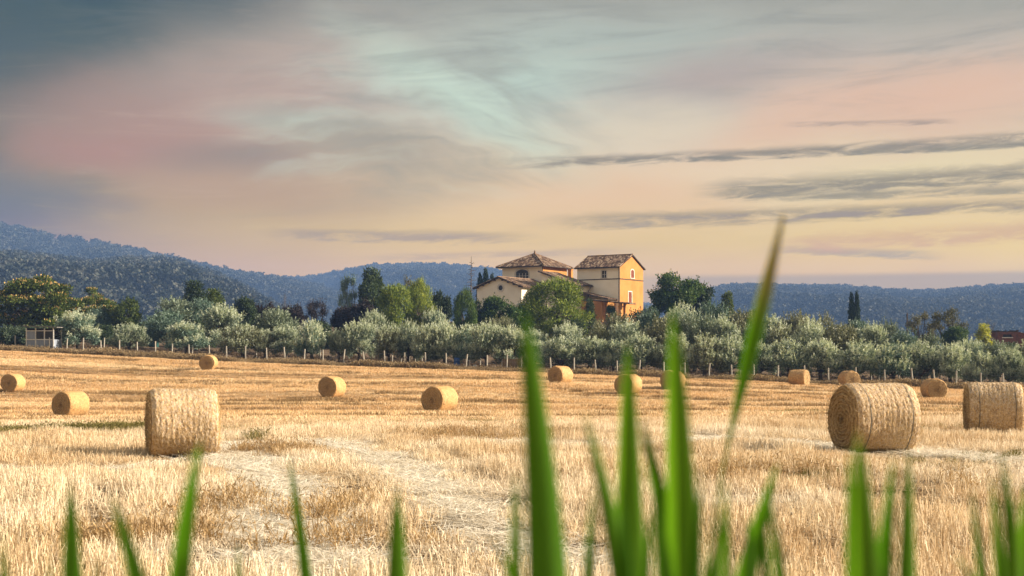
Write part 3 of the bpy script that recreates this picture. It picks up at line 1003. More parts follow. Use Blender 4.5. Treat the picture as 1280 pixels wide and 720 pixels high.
def tree_meshes(kind, seed, leafmat=None):
    """returns (trunk mesh, crown mesh, extra mesh or None, height, width)"""
    r = NPR(seed); b = MB(); extra = None
    second = None
    if kind == 'olive':
        cl = []
        for k in range(12):
            a = k * 2.4 + r.normal(0, .3); q = r.uniform(0.35, 1.15)
            z = r.uniform(1.15, 2.5) - 0.25 * q
            cl.append(((q * math.cos(a), q * math.sin(a), z), (r.uniform(.42, .68), r.uniform(.42, .68), r.uniform(.36, .6))))
        cl.append(((0, 0, 2.35), (.7, .7, .55)))
        for k in range(5):
            a = r.uniform(0, 6.28); cl.append(((1.1 * math.cos(a), 1.1 * math.sin(a), r.uniform(.75, 1.1)), (.38, .38, .3)))
        limbs(b, r, 0.75, 0.13, [np.array(c[0]) * (0.9, 0.9, 0.95) for c in cl[:9]])
        parts = [clump_leaves(r, cl, 7600, 0.19, 0.052, 0.5, 0.35, 0.8, (0.5, 1.08)),
                 shoots(r, cl, 380, 0.5, 16, 0.15, 0.045, 1.0)]
        mat = leafmat or 'olive_leaf'; hgt, wid = 3.15, 3.0; second = None if seed >= 230 else 'olive_shoot'
    elif kind == 'broad':
        cl = []
        for k in range(26):
            o = rdir(r, 1)[0]; q = r.uniform(0.5, 1.0)
            c = np.array((0, 0, 5.0)) + o * (2.6, 2.6, 2.6) * q
            s = r.uniform(.6, 1.2)
            cl.append((tuple(c), (s, s, s * .75)))
        limbs(b, r, 2.0, 0.22, [np.array(c[0]) * (0.8, 0.8, 0.97) for c in cl[:14]], 0.3)
        parts = [clump_leaves(r, cl, 9500, 0.34, 0.17, 0.55, 0.05, 0.8, (0.5, 1.1)), shoots(r, cl, 200, 0.8, 9, 0.3, 0.15, 3.5)]
        mat = leafmat or 'dark_leaf'; hgt, wid = 8.3, 6.9
    elif kind == 'loose':      # open crown with gaps
        cl = []
        for k in range(22):
            a = r.uniform(0, 6.28); z = r.uniform(2.4, 7.4); q = r.uniform(0.5, 1.0) * 2.5 * math.sin(math.pi * min(1, (z - 1.2) / 7.2)) ** 0.7
            s = r.uniform(.4, .8)
            cl.append(((q * math.cos(a), q * math.sin(a), z), (s, s, s * .7)))
        limbs(b, r, 1.8, 0.16, [c[0] for c in cl], 0.3)
        parts = [clump_leaves(r, cl, 3600, 0.28, 0.12, 0.5, 0.1, 0.9, (0.2, 1.2)), shoots(r, cl, 160, 0.9, 7, 0.24, 0.1, 2.5)]
        mat = leafmat or 'brown_leaf'; hgt, wid = 8.1, 6.0
    elif kind == 'pine':       # rounded tufts of needles pointing up
        cl = []
        for k in range(40):
            a = k * 2.4 + r.normal(0, .3); z = 0.8 + 5.9 * (k / 40.0) + r.normal(0, .2)
            q = (2.7 * math.sin(math.pi * min(1.0, 0.16 + 0.84 * z / 7.4)) ** 0.8) * r.uniform(0.55, 0.95)
            s = r.uniform(.6, 1.05)
            cl.append(((q * math.cos(a), q * math.sin(a), z), (s, s, s * .95)))
        cl.append(((0.2, 0, 6.7), (.6, .6, .8)))
        limbs(b, r, 3.2, 0.2, [c[0] for c in cl[10:30]], 0.2)
        parts = [clump_leaves(r, cl, 15000, 0.36, 0.075, 0.5, 0.8, 0.6, (0.3, 1.1))]
        mat = leafmat or 'pine_leaf'; hgt, wid = 7.4, 6.0
    elif kind == 'conifer':    # dense cone
        cl = []
        for k in range(46):
            z = 0.7 + 6.6 * k / 46; q = 2.0 * (1 - (z / 8.0)) ** 0.75 + 0.1
            a = k * 2.4
            s = r.uniform(.4, .7) * (0.6 + 0.5 * (1 - z / 8))
            cl.append(((q * .75 * math.cos(a), q * .75 * math.sin(a), z), (s, s, s)))
        limbs(b, r, 5.5, 0.18, [], 0.2)
        parts = [clump_leaves(r, cl, 8500, 0.34, 0.09, 0.7, 0.3, 0.7, (0.4, 1.15))]
        mat = leafmat or 'dark_leaf'; hgt, wid = 8.0, 4.6
    elif kind == 'cypress':
        cl = []
        for k in range(34):
            z = 0.4 + 8.6 * k / 34; q = 0.55 * math.sin(math.pi * (0.14 + 0.86 * z / 9.4)) ** 0.7
            a = k * 2.4
            cl.append(((q * .6 * math.cos(a), q * .6 * math.sin(a), z), (q * .7 + .06, q * .7 + .06, .5)))
        limbs(b, r, 6.0, 0.14, [], 0.1)
        parts = [clump_leaves(r, cl, 6500, 0.34, 0.07, 0.35, 1.0, 0.35, (0.5, 1.1))]
        mat = leafmat or 'cypress_leaf'; hgt, wid = 9.4, 1.7
    elif kind == 'silk':       # flat layered crown, blossom on the tips
        cl = []
        for k in range(30):
            a = k * 2.4 + r.normal(0, .2); q = 5.0 * math.sqrt((k + .5) / 30.0)
            z = 7.6 - 0.13 * q * q + r.normal(0, .45) - (1.9 * r.random() if r.random() < 0.55 else 0)
            s = r.uniform(.8, 1.35)
            cl.append(((q * math.cos(a), q * math.sin(a), max(z, 2.4)), (s, s, s * .38)))
        for k in range(26):
            a = r.uniform(0, 6.28); q = r.uniform(1.5, 4.8)
            cl.append(((q * math.cos(a), q * math.sin(a), r.uniform(2.0, 5.2)), (1.1, 1.1, .55)))
        limbs(b, r, 1.8, 0.26, [np.array(c[0]) - (0, 0, .25) for c in cl[::2]], 0.3)
        parts = [clump_leaves(r, cl, 19000, 0.42, 0.18, 0.6, 0.1, 0.7, (0.35, 1.15))]
        mat = leafmat or 'silk_leaf'; hgt, wid = 8.2, 11.6
        fl = clump_leaves(r, [(tuple(np.array(c) + (0, 0, ra[2] * .8)), (ra[0] * 1.02, ra[1] * 1.02, .22)) for c, ra in cl], 1900, 0.22, 0.16, 0.3, 0.8, 0.5, (0.7, 1.1))
        extra = ('blossom', mesh_np('blossom', fl[0], fl[1], [MAT['silk_flower']]))
    elif kind == 'birch':
        cl = []
        for k in range(26):
            z = 1.0 + 6.6 * k / 26; q = 1.8 * (1 - z / 8.4) ** 0.7 * r.uniform(.4, 1); a = k * 2.4
            s = r.uniform(.35, .65)
            cl.append(((q * math.cos(a), q * math.sin(a), z), (s, s, s)))
        limbs(b, r, 5.0, 0.12, [c[0] for c in cl[:14]], 0.15)
        parts = [clump_leaves(r, cl, 5200, 0.22, 0.15, 0.5, 0.0, 0.9, (0.3, 1.15))]
        mat = leafmat or 'birch_leaf'; hgt, wid = 8.2, 3.9
    elif kind == 'bush':
        cl = []
        for k in range(16):
            a = r.uniform(0, 6.28); q = r.uniform(.2, 1.2); z = r.uniform(.5, 1.9) - q * .2
            s = r.uniform(.4, .7)
            cl.append(((q * math.cos(a), q * math.sin(a), max(z, .4)), (s, s, s * .8)))
        limbs(b, r, 0.35, 0.07, [c[0] for c in cl[:8]], 0.1)
        parts = [clump_leaves(r, cl, 4600, 0.2, 0.09, 0.5, 0.2, 0.8, (0.35, 1.12)), shoots(r, cl, 90, 0.4, 8, 0.17, 0.08, 0.8)]
        mat = leafmat or 'dark_leaf'; hgt, wid = 2.5, 3.4
    elif kind in ('bare', 'dead_pine'):
        def grow(p, d, L, rad, lvl):
            q = p + d * L * .5 + r.normal(0, .05 * L, 3); e = p + d * L
            b.tube([p, q, e], [rad, rad * .8, rad * .55], 5 if lvl < 2 else 3, 0, False)
            if lvl >= 4: return
            for _ in range(3 if lvl < 3 else 2):
                nd = unit(d + rdir(r, 1)[0] * 0.6 + np.array((0, 0, .15)))
                grow(p + d * L * r.uniform(.55, 1.0), nd, L * r.uniform(.5, .75), rad * .55, lvl + 1)
        if kind == 'bare':
            grow(np.array((0, 0, -.2)), np.array((0, 0, 1.0)), 2.6, .11, 0)
            hgt, wid = 6.6, 4.4
        else:
            b.tube([(0, 0, -.2), (.05, 0, 4), (0, .05, 8.6)], [.2, .12, .03], 6)
            for k in range(46):
                z = 2.0 + 6.2 * k / 46; L = 2.3 * (1 - z / 9.6) ** .8 * r.uniform(.55, 1.1); a = k * 2.4
                d = np.array((math.cos(a), math.sin(a), r.uniform(-.15, .25)))
                e = np.array((0, 0, z)) + d * L
                b.tube([(0, 0, z), e], [.035, .012], 3, 0, False)
                for _ in range(5):
                    s0 = np.array((0, 0, z)) + d * L * r.uniform(.3, 1)
                    b.tube([s0, s0 + unit(d + rdir(r, 1)[0] * .8) * L * .3], [.016, .008], 3, 0, False)
            hgt, wid = 8.8, 4.4
        return b.mesh('trunk', [MAT['bark']]), None, None, hgt, wid
    v, f = merge(parts)
    mats_ = [MAT[mat]] + ([MAT[second]] if second else [])
    mi = np.r_[np.zeros(len(parts[0][1])), np.ones(len(parts[1][1]))] if second else None
    return b.mesh('trunk', [MAT['bark']]), mesh_np('crown', v, f, mats_, False, mi), extra, hgt, wid


_tm = {}
def get_tree(kind, seed, leafmat=None):
    k = (kind, seed, leafmat)
    if k not in _tm: _tm[k] = tree_meshes(kind, seed, leafmat)
    return _tm[k]


def plant(name, kind, seed, px, ytop, wpx, Y, label, cat='tree', group=None, leafmat=None, rz=None, sink=0.0):
    tr, cr, ex, hgt, wid = get_tree(kind, seed, leafmat)
    x = (px - 640) * Y / F
    zb = h1(x, Y) - sink
    zt = (HZ - ytop) * Y / F
    s = max(zt - zb, 0.8) / hgt
    sw = (wpx * Y / F) / wid
    e = link(name, None, None, (x, Y, zb), (0, 0, rz if rz is not None else (px * 1.7 + seed) % 6.28), (sw, sw, s))
    tag(e, label, cat, group)
    link('trunk', tr, e)
    if cr: link('crown', cr, e)
    if ex: link(ex[0], ex[1], e)
    return e


ORD = ['first', 'second', 'third', 'fourth', 'fifth', 'sixth', 'seventh', 'eighth', 'ninth', 'tenth', 'eleventh', 'twelfth', 'thirteenth', 'fourteenth', 'fifteenth',
       'sixteenth', 'seventeenth', 'eighteenth', 'nineteenth', 'twentieth', 'twenty-first', 'twenty-second', 'twenty-third', 'twenty-fourth', 'twenty-fifth', 'twenty-sixth',
       'twenty-seventh', 'twenty-eighth', 'twenty-ninth', 'thirtieth', 'thirty-first', 'thirty-second', 'thirty-third', 'thirty-fourth', 'thirty-fifth', 'thirty-sixth', 'thirty-seventh', 'thirty-eighth']


def olive_row(rows, setback, rowname, group, mats, dark=0.0):
    rows = sorted(rows)
    for i, (px, ytop, w) in enumerate(rows):
        u = (px - 640) / F
        Y = (122.0 + setback + ((i * 37) % 11 - 5) * 0.22) / (1 + 0.38 * u)
        look = {'olive_leaf': 'silvery', 'olive_leaf_blue': 'blue green', 'olive_leaf_gold': 'golden green'}
        lm = mats[(i * 7 + int(px)) % len(mats)]
        plant('olive_tree', 'olive', (230 if (i * 0.37) % 1.0 < dark else 200) + (i * 5 + int(px)) % 7, px, ytop, w, Y,
              '%s olive tree %s, %s from the left' % (look[lm], rowname, ORD[i]), 'olive tree', group, lm)


S_, B_, G_ = 'olive_leaf', 'olive_leaf_blue', 'olive_leaf_gold'
# front row, behind the fence
olive_row([(97, 389, 54), (161, 404, 50), (233, 402, 58), (303, 404, 52), (331, 412, 32), (358, 408, 42), (390, 401, 44), (424, 412, 32), (449, 401, 46),
           (486, 405, 40), (510, 402, 38), (534, 405, 44), (556, 402, 48), (586, 407, 42), (608, 403, 48), (640, 408, 50), (668, 425, 36), (699, 421, 54), (737, 421, 50),
           (768, 424, 46), (800, 418, 56), (842, 414, 54), (880, 416, 52), (914, 420, 50), (950, 428, 46), (985, 424, 52), (1026, 424, 58), (1072, 424, 60), (1116, 426, 54),
           (1150, 427, 46), (1188, 430, 54), (1226, 438, 44), (1262, 436, 52), (1300, 436, 50)],
          8.0, 'in the front row along the fence', 'front row of olive trees along the fence', [S_, S_, B_, S_, G_])
# second row
olive_row([(20, 408, 50), (210, 386, 66), (278, 381, 62), (345, 383, 58), (464, 388, 42), (546, 386, 40), (625, 394, 46), (664, 412, 44),
           (708, 404, 40), (748, 402, 40), (786, 398, 54), (830, 392, 54), (868, 390, 52), (905, 396, 52), (944, 404, 48), (978, 402, 48), (1012, 399, 52), (1052, 402, 54), (1090, 405, 50),
           (1128, 410, 46), (1166, 416, 46), (1210, 424, 44), (1248, 426, 44), (1290, 424, 46)],
          20.0, 'in the second row behind the fence', 'second row of olive trees', [S_, B_, S_, G_], 0.45)
# third row, seen in the gaps and on the slope to the right of the house
olive_row([(120, 384, 48), (222, 370, 70), (250, 374, 50), (770, 392, 44), (812, 386, 48), (850, 381, 50), (888, 378, 54), (925, 388, 48), (962, 394, 46), (998, 390, 48), (1030, 393, 46), (1075, 397, 48), (1108, 400, 40)],
          36.0, 'in the third row up the slope', 'third row of olive trees', [B_, S_, G_], 0.8)

# single trees behind the grove
plant('silk_tree', 'silk', 301, 44, 344, 118, 172, 'broad flat crowned tree with yellowish blossom tips behind the shed')
plant('silk_tree', 'silk', 302, 118, 364, 66, 178, 'smaller flat crowned tree beside the broad one near the shed')
plant('leafy_tree', 'broad', 303, 157, 371, 44, 176, 'small yellow green rounded tree left of the dark pointed conifer', leafmat='silk_leaf')
plant('conifer', 'conifer', 304, 243, 347, 60, 178, 'dark green pointed conifer standing above the olives at the left')
plant('conifer', 'conifer', 305, 267, 357, 58, 180, 'rounder dark conifer touching the pointed one at the left', leafmat='silk_leaf')
plant('leafy_tree', 'broad', 306, 306, 369, 42, 182, 'dark leafed tree between the conifers and the bare trees', leafmat='dark_leaf')
plant('plum_tree', 'broad', 307, 332, 374, 40, 184, 'dark purple leafed tree below the bare trees', leafmat='purple_leaf')
plant('plum_tree', 'broad', 308, 366, 377, 34, 180, 'dark purple tree just right of the bare trees', leafmat='purple_leaf')
plant('plum_tree', 'loose', 309, 396, 371, 36, 176, 'ragged dark purple tree with open crown in the middle left', leafmat='purple_leaf')
plant('plum_tree', 'broad', 310, 428, 382, 36, 178, 'low dark purple tree beneath the tall dark tree', leafmat='purple_leaf')
plant('plum_tree', 'broad', 311, 452, 370, 46, 182, 'dark purple tree in front of the tall dark rounded tree', leafmat='purple_leaf')
plant('leafy_tree', 'broad', 312, 466, 337, 56, 205, 'tall dark rounded tree rising above the olives left of the house')
plant('poplar_tree', 'loose', 313, 437, 343, 32, 206, 'light grey green tree leaning against the tall dark rounded tree', leafmat='olive_leaf_blue')
plant('bare_tree', 'bare', 314, 355, 349, 22, 186, 'leafless grey tree with upright twigs against the hill', cat='bare tree')
plant('bare_tree', 'bare', 315, 364, 353, 18, 188, 'second smaller leafless tree right beside the first', cat='bare tree')
plant('pine_tree', 'pine', 316, 494, 356, 62, 176, 'bright green bushy pine left of the house, the wider one', cat='pine')
plant('pine_tree', 'pine', 317, 523, 351, 44, 178, 'bright green bushy pine left of the house, the taller one', cat='pine')
plant('leafy_tree', 'loose', 318, 518, 344, 34, 200, 'thin brownish tree peeping over the bright green pines', leafmat='brown_leaf')
plant('leafy_tree', 'broad', 319, 551, 361, 36, 184, 'dark green rounded tree between the bright pines and the dead conifer')
plant('pine_tree', 'pine', 320, 580, 361, 36, 176, 'mid green soft tree below the dead conifer', leafmat='green_leaf')
plant('dead_conifer', 'dead_pine', 321, 589, 318, 30, 196, 'bare brown dead conifer left of the house', cat='dead tree')
for k, (px, yt, w, n) in enumerate(((600, 340, 12, 'left'), (607, 334, 13, 'tallest'), (615, 341, 12, 'right'))):
    plant('cypress_tree', 'cypress', 330 + k, px, yt, w, 238, '%s of three dark cypresses peeping over the low gable roof' % n, 'cypress', 'cypresses behind the house')
plant('pine_tree', 'pine', 335, 694, 347, 96, 180, 'large bright green pine right in front of the house', cat='pine')
plant('leafy_tree', 'broad', 336, 625, 367, 56, 186, 'dark green tree below the round window of the house', leafmat='green_leaf')
plant('leafy_tree', 'broad', 337, 604, 372, 38, 188, 'dark shady tree at the left corner of the house')
plant('leafy_tree', 'broad', 338, 655, 376, 40, 190, 'dark tree tucked behind the large pine on its left side')
plant('ivy_bush', 'conifer', 339, 737, 370, 26, 190, 'dark ivy covered tree between the pine and the porch', leafmat='dark_leaf')
plant('bush', 'bush', 340, 764, 378, 16, 214, 'small leafy shrub under the porch roof', 'shrub', leafmat='green_leaf')
plant('bush', 'bush', 341, 806, 381, 44, 196, 'dark bush below the orange gable wall', 'shrub', leafmat='dark_leaf')
plant('oak_tree', 'broad', 342, 843, 337, 72, 200, 'big leafy green tree right of the house', leafmat='green_leaf')
plant('oak_tree', 'broad', 343, 872, 348, 56, 202, 'dark green tree merging with the big leafy one beside the house', leafmat='dark_leaf')
plant('conifer', 'conifer', 344, 909, 361, 34, 198, 'dark green conifer at the right end of the trees by the house', leafmat='silk_leaf')
plant('leafy_tree', 'broad', 345, 940, 386, 40, 196, 'low dark tree behind the olives under the ridge', leafmat='dark_leaf')
plant('cypress_tree', 'cypress', 346, 1064.5, 363.5, 11, 212, 'left one of the two tall dark cypresses', 'cypress', 'pair of cypresses', rz=0.3)
plant('cypress_tree', 'cypress', 347, 1071, 362.5, 11, 212, 'right one of the two tall dark cypresses', 'cypress', 'pair of cypresses', rz=1.3)
plant('leafy_tree', 'loose', 348, 1154, 390, 44, 190, 'thin brownish tree right of the utility pole')
plant('leafy_tree', 'loose', 349, 1183, 383, 48, 192, 'taller thin brownish tree with feathery top left of the yellow tree')
plant('leafy_tree', 'broad', 350, 1196, 404, 42, 188, 'low dark green tree below the feathery brownish tree', leafmat='green_leaf')
plant('birch_tree', 'birch', 351, 1230, 401, 36, 180, 'yellow leafed young tree beside the brick ruin')
plant('bare_tree', 'bare', 352, 1240, 386, 30, 206, 'pale leafless tree behind the yellow tree', cat='bare tree')
plant('bush', 'bush', 353, 1268, 424, 40, 176, 'dark bush at the foot of the brick ruin', 'shrub', leafmat='dark_leaf')
for k, (px, w, yt) in enumerate(((-22, 44, 402), (10, 46, 403), (40, 44, 402), (72, 36, 404))):
    plant('oleander_bush', 'bush', 360 + k, px, yt, w, 152, 'dark oleander bush in the hedge behind the shed, %s from the left' % ORD[k], 'shrub', 'oleander hedge behind the shed', 'oleander_leaf')
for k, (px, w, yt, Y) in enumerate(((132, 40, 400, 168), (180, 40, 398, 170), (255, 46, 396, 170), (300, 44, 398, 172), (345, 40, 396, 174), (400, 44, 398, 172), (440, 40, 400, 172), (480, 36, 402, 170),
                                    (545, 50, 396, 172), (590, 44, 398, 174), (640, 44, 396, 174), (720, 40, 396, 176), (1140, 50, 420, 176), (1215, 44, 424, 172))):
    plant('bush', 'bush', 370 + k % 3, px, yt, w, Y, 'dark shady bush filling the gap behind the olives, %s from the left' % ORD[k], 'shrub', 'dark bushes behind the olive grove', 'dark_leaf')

# ------------------------------------------------------------------ house
def plaster(name, a, b):
    return noise_material(name, [(0, a), (0.45, tuple((p + q) / 2 for p, q in zip(a, b))), (1, b)], 0.55, 7, 0.9, 0.15, 0.02)


MAT['cream'] = plaster('cream_plaster', (0.76, 0.69, 0.56), (0.90, 0.84, 0.72))
MAT['ochre'] = plaster('ochre_plaster', (0.37, 0.16, 0.042), (0.49, 0.245, 0.078))
MAT['trim'] = noise_material('pale_stone_trim', [(0, (0.50, 0.46, 0.40)), (1, (0.72, 0.68, 0.62))], 2, 4, 0.85, 0.2, 0.01)
MAT['glass'] = noise_material('dark_window_glass', [(0, (0.012, 0.014, 0.016)), (1, (0.04, 0.045, 0.05))], 1.0, 3, 0.3, 0, spec=0.25)
MAT['shutter'] = noise_material('red_brown_shutter', [(0, (0.15, 0.035, 0.018)), (1, (0.27, 0.075, 0.04))], 3, 4, 0.7, 0.1, 0.01, (1, 1, 6))
MAT['gutter'] = noise_material('dark_metal_gutter', [(0, (0.03, 0.022, 0.018)), (1, (0.07, 0.055, 0.045))], 3, 3, 0.5, 0)
MAT['wood'] = noise_material('dark_eave_wood', [(0, (0.03, 0.02, 0.014)), (1, (0.08, 0.055, 0.035))], 3, 4, 0.85, 0.2, 0.01)


def make_tile_material():
    m, t, bs = material('old_roof_tile', 0.9, 0.1)
    pos, g = wpos(t)
    isl = g.outputs['Random Per Island']
    n = t.noise(pos, 1.1, 5, 0.65)
    col = t.ramp(t.add(t.mul(isl, 0.75), t.mul(t.sub(n, 0.4), 0.7)), [(0.0, (0.05, 0.034, 0.026, 1)), (0.38, (0.14, 0.09, 0.065, 1)), (0.62, (0.26, 0.175, 0.12, 1)), (0.95, (0.52, 0.42, 0.32, 1))])
    t.l.new(col, bs.inputs['Base Color'])
    return m


MAT['tile'] = make_tile_material()

TH = R(33.0); HY = 218.0; HBASE = 4.2
hx0 = (775 - 640) * HY / F
villa = link('villa', None, None, (hx0, HY, HBASE), (0, 0, -TH))
tag(villa, 'cream and ochre country villa with tiled roofs on the rise behind the olives', 'house')


def hz(py, s, r): return (HZ - py) * (HY - s * math.sin(TH) + r * math.cos(TH)) / F - HBASE


def tiles(A, ex, ey, Lx, ymax, ymin=None, pitch=0.27, tl=0.46):
    """rows of half-round clay tiles on the slope A + x ex + y ey (ey unit, up the slope)"""
    A = np.asarray(A, float); ex = unit(np.asarray(ex, float)); ey = unit(np.asarray(ey, float))
    nz = unit(np.cross(ex, ey)); nz = nz if nz[2] > 0 else -nz
    b = MB(); r = NPR(int(abs(A[0] * 100)) + 7)
    n = int(Lx / pitch)
    for i in range(n):
        xc = (i + 0.5) * Lx / n
        top = ymax(xc)
        y = 0.0
        while y < top - 0.05:
            y1 = min(y + tl, top)
            jx = r.normal(0, .012); lift = r.uniform(0.0, .03)
            rw = pitch * 0.52
            ring = []
            for yy, hh in ((y - 0.04, 0.075 + lift), (y1, 0.035)):
                for th in (0.0, 1.05, 2.09, 3.1416):
                    ring.append(A + ex * (xc + jx - rw * math.cos(th)) + ey * yy + nz * (hh * 0.5 + 0.095 * math.sin(th)))
            k = len(b.v)
            b.v.extend([tuple(p) for p in ring])
            for q in range(3):
                b.f.append([k + q, k + q + 1, k + 5 + q, k + 4 + q]); b.mi.append(0)
            b.f.append([k, k + 1, k + 2, k + 3]); b.mi.append(0)
            y = y1
    return b


def slab(pts, th=0.12):
    """roof board: polygon pts (top), thickened downwards"""
    b = MB(); n = len(pts)
    k = 0
    b.v = [tuple(map(float, p)) for p in pts] + [(p[0], p[1], p[2] - th) for p in pts]
    b.f.append(list(range(n))); b.mi.append(0)
    b.f.append(list(range(2 * n - 1, n - 1, -1))); b.mi.append(0)
    for i in range(n):
        j = (i + 1) % n
        b.f.append([i, n + i, n + j, j]); b.mi.append(0)
    return b


def roof_plane(name, e0, e1, t1, t0, parent):
    """quad or triangle slope: eave e0->e1, top t0..t1 (above e0..e1)"""
    e0, e1, t0, t1 = [np.asarray(p, float) for p in (e0, e1, t0, t1)]
    pts = [e0, e1, t1] + ([t0] if np.linalg.norm(t1 - t0) > 0.05 else [])
    ro = link(name, slab(pts).mesh(name, [MAT['wood']]), parent)
    ex = unit(e1 - e0); Lx = np.linalg.norm(e1 - e0)
    def upv(p, o): d = p - o; return d - ex * (d @ ex)
    ey = unit(upv((t0 + t1) / 2, e0)); LY = np.linalg.norm(upv((t0 + t1) / 2, e0))
    a0 = (t0 - e0) @ ex; a1 = (t1 - e0) @ ex
    def ymax(x):
        if x < a0: return LY * max(x / a0, 0)
        if x > a1: return LY * max((Lx - x) / (Lx - a1), 0)
        return LY
    tb = tiles(e0 + np.array((0, 0, .004)), ex, ey, Lx, ymax)
    link('tiling', tb.mesh('tiling', [MAT['tile']]), ro)
    return ro


def wall_front(b, s0, s1, r, z0, z1, holes, axis='s', depth=0.22, out=-1):
    """a wall face with recessed openings; axis 's': face at r facing -r; axis 'r': face at s=r facing +s"""
    xs_ = sorted({s0, s1, *[h[0] for h in holes], *[h[1] for h in holes]})
    zs_ = sorted({z0, z1, *[h[2] for h in holes], *[h[3] for h in holes]})
    def pt(a, d, z): return (a, r + d, z) if axis == 's' else (r - d, a, z)
    for a, c in zip(xs_[:-1], xs_[1:]):
        for z, w in zip(zs_[:-1], zs_[1:]):
            if any(h[0] <= a + 1e-6 and c <= h[1] + 1e-6 and h[2] <= z + 1e-6 and w <= h[3] + 1e-6 for h in holes): continue
            b.face([pt(a, 0, z), pt(c, 0, z), pt(c, 0, w), pt(a, 0, w)])
    for h in holes:
        a, c, z, w = h[:4]
        for q in (((a, 0, z), (a, depth, z), (a, depth, w), (a, 0, w)), ((c, 0, z), (c, 0, w), (c, depth, w), (c, depth, z)),
                  ((a, 0, z), (c, 0, z), (c, depth, z), (a, depth, z)), ((a, 0, w), (a, depth, w), (c, depth, w), (c, 0, w))):
            b.face([pt(*k) for k in q])


def window(parent, axis, r, a, c, z, w, fill, surround=0.16, arch=False, bars=True):
    """window in a wall opening: surround (proud), sill, pane or shutter leaves, glazing bars"""
    def box(b, a0, a1, d0, d1, z0, z1):
        if axis == 's': b.box(a0, a1, r + d0, r + d1, z0, z1)
        else: b.box(r - d1, r - d0, a0, a1, z0, z1)
    b = MB()
    s_ = surround
    box(b, a - s_, a - .004, -.035, .05, z, w)
    box(b, c + .004, c + s_, -.035, .05, z, w)
    mid = (a + c) / 2; hw = (c - a) / 2
    if arch:
        n = 9
        for k in range(n):
            t0, t1 = math.pi * k / n, math.pi * (k + 1) / n
            ri, ro = hw, hw + s_
            sq = 0.5
            pts = [(mid + ri * math.cos(t0), w + ri * sq * math.sin(t0)), (mid + ro * math.cos(t0), w + (ri * sq + s_) * math.sin(t0)),
                   (mid + ro * math.cos(t1), w + (ri * sq + s_) * math.sin(t1)), (mid + ri * math.cos(t1), w + ri * sq * math.sin(t1))]
            if axis == 's': b.prism(pts, r - .035, r - .004, 'y')
            else: b.prism(pts, r + .004, r + .035, 'x')
    else:
        box(b, a - s_, c + s_, -.035, .05, w + .004, w + s_)
    win = link('window', b.mesh('window_surround', [MAT['trim']]), parent)
    b = MB(); box(b, a - s_ - .08, c + s_ + .08, -.09, .03, z - .11, z - .004)
    link('sill', b.mesh('sill', [MAT['trim']]), win)
    if fill == 'glass':
        b = MB(); box(b, a, c, .12, .15, z, w)
        if arch:
            pts = [(mid + hw * .98 * math.cos(math.pi * k / 12), w + .002 + hw * .49 * math.sin(math.pi * k / 12)) for k in range(13)]
            if axis == 's': b.prism(pts, r - .012, r - .002, 'y')
            else: b.prism(pts, r + .002, r + .012, 'x')
        link('pane', b.mesh('pane', [MAT['glass']]), win)
        if bars:
            b = MB()
            nb = 3 if (c - a) > 1.6 else 1
            for k in range(nb):
                xm = a + (c - a) * (k + 1) / (nb + 1)
                box(b, xm - .03, xm + .03, .075, .117, z, w)
            box(b, a, c, .08, .118, z + (w - z) * .5 - .025, z + (w - z) * .5 + .025)
            link('glazing_bars', b.mesh('glazing_bars', [MAT['trim']]), win)
    else:
        for k in (0, 1):
            a0 = a + .01 + k * hw; a1 = a0 + hw - .02
            b = MB()
            box(b, a0, a0 + .07, .03, .09, z, w); box(b, a1 - .07, a1, .03, .09, z, w)
            nsl = max(6, int((w - z) / .12))
            for q in range(nsl):
                zz = z + (w - z) * q / nsl
                box(b, a0 + .07, a1 - .07, .04, .08, zz + .01, zz + (w - z) / nsl - .015)
            if arch and k == 0:
                pts = [(mid + hw * .98 * math.cos(math.pi * j / 12), w + .002 + hw * .49 * math.sin(math.pi * j / 12)) for j in range(13)]
                if axis == 's': b.prism(pts, r - .012, r - .002, 'y')
                else: b.prism(pts, r + .002, r + .012, 'x')
            link('shutter', b.mesh('shutter', [MAT['shutter']]), win)
    return win


def pipe(name, pts, rad, parent):
    b = MB(); b.tube(pts, [rad] * len(pts), 6); return link(name, b.mesh(name, [MAT['gutter']]), parent)


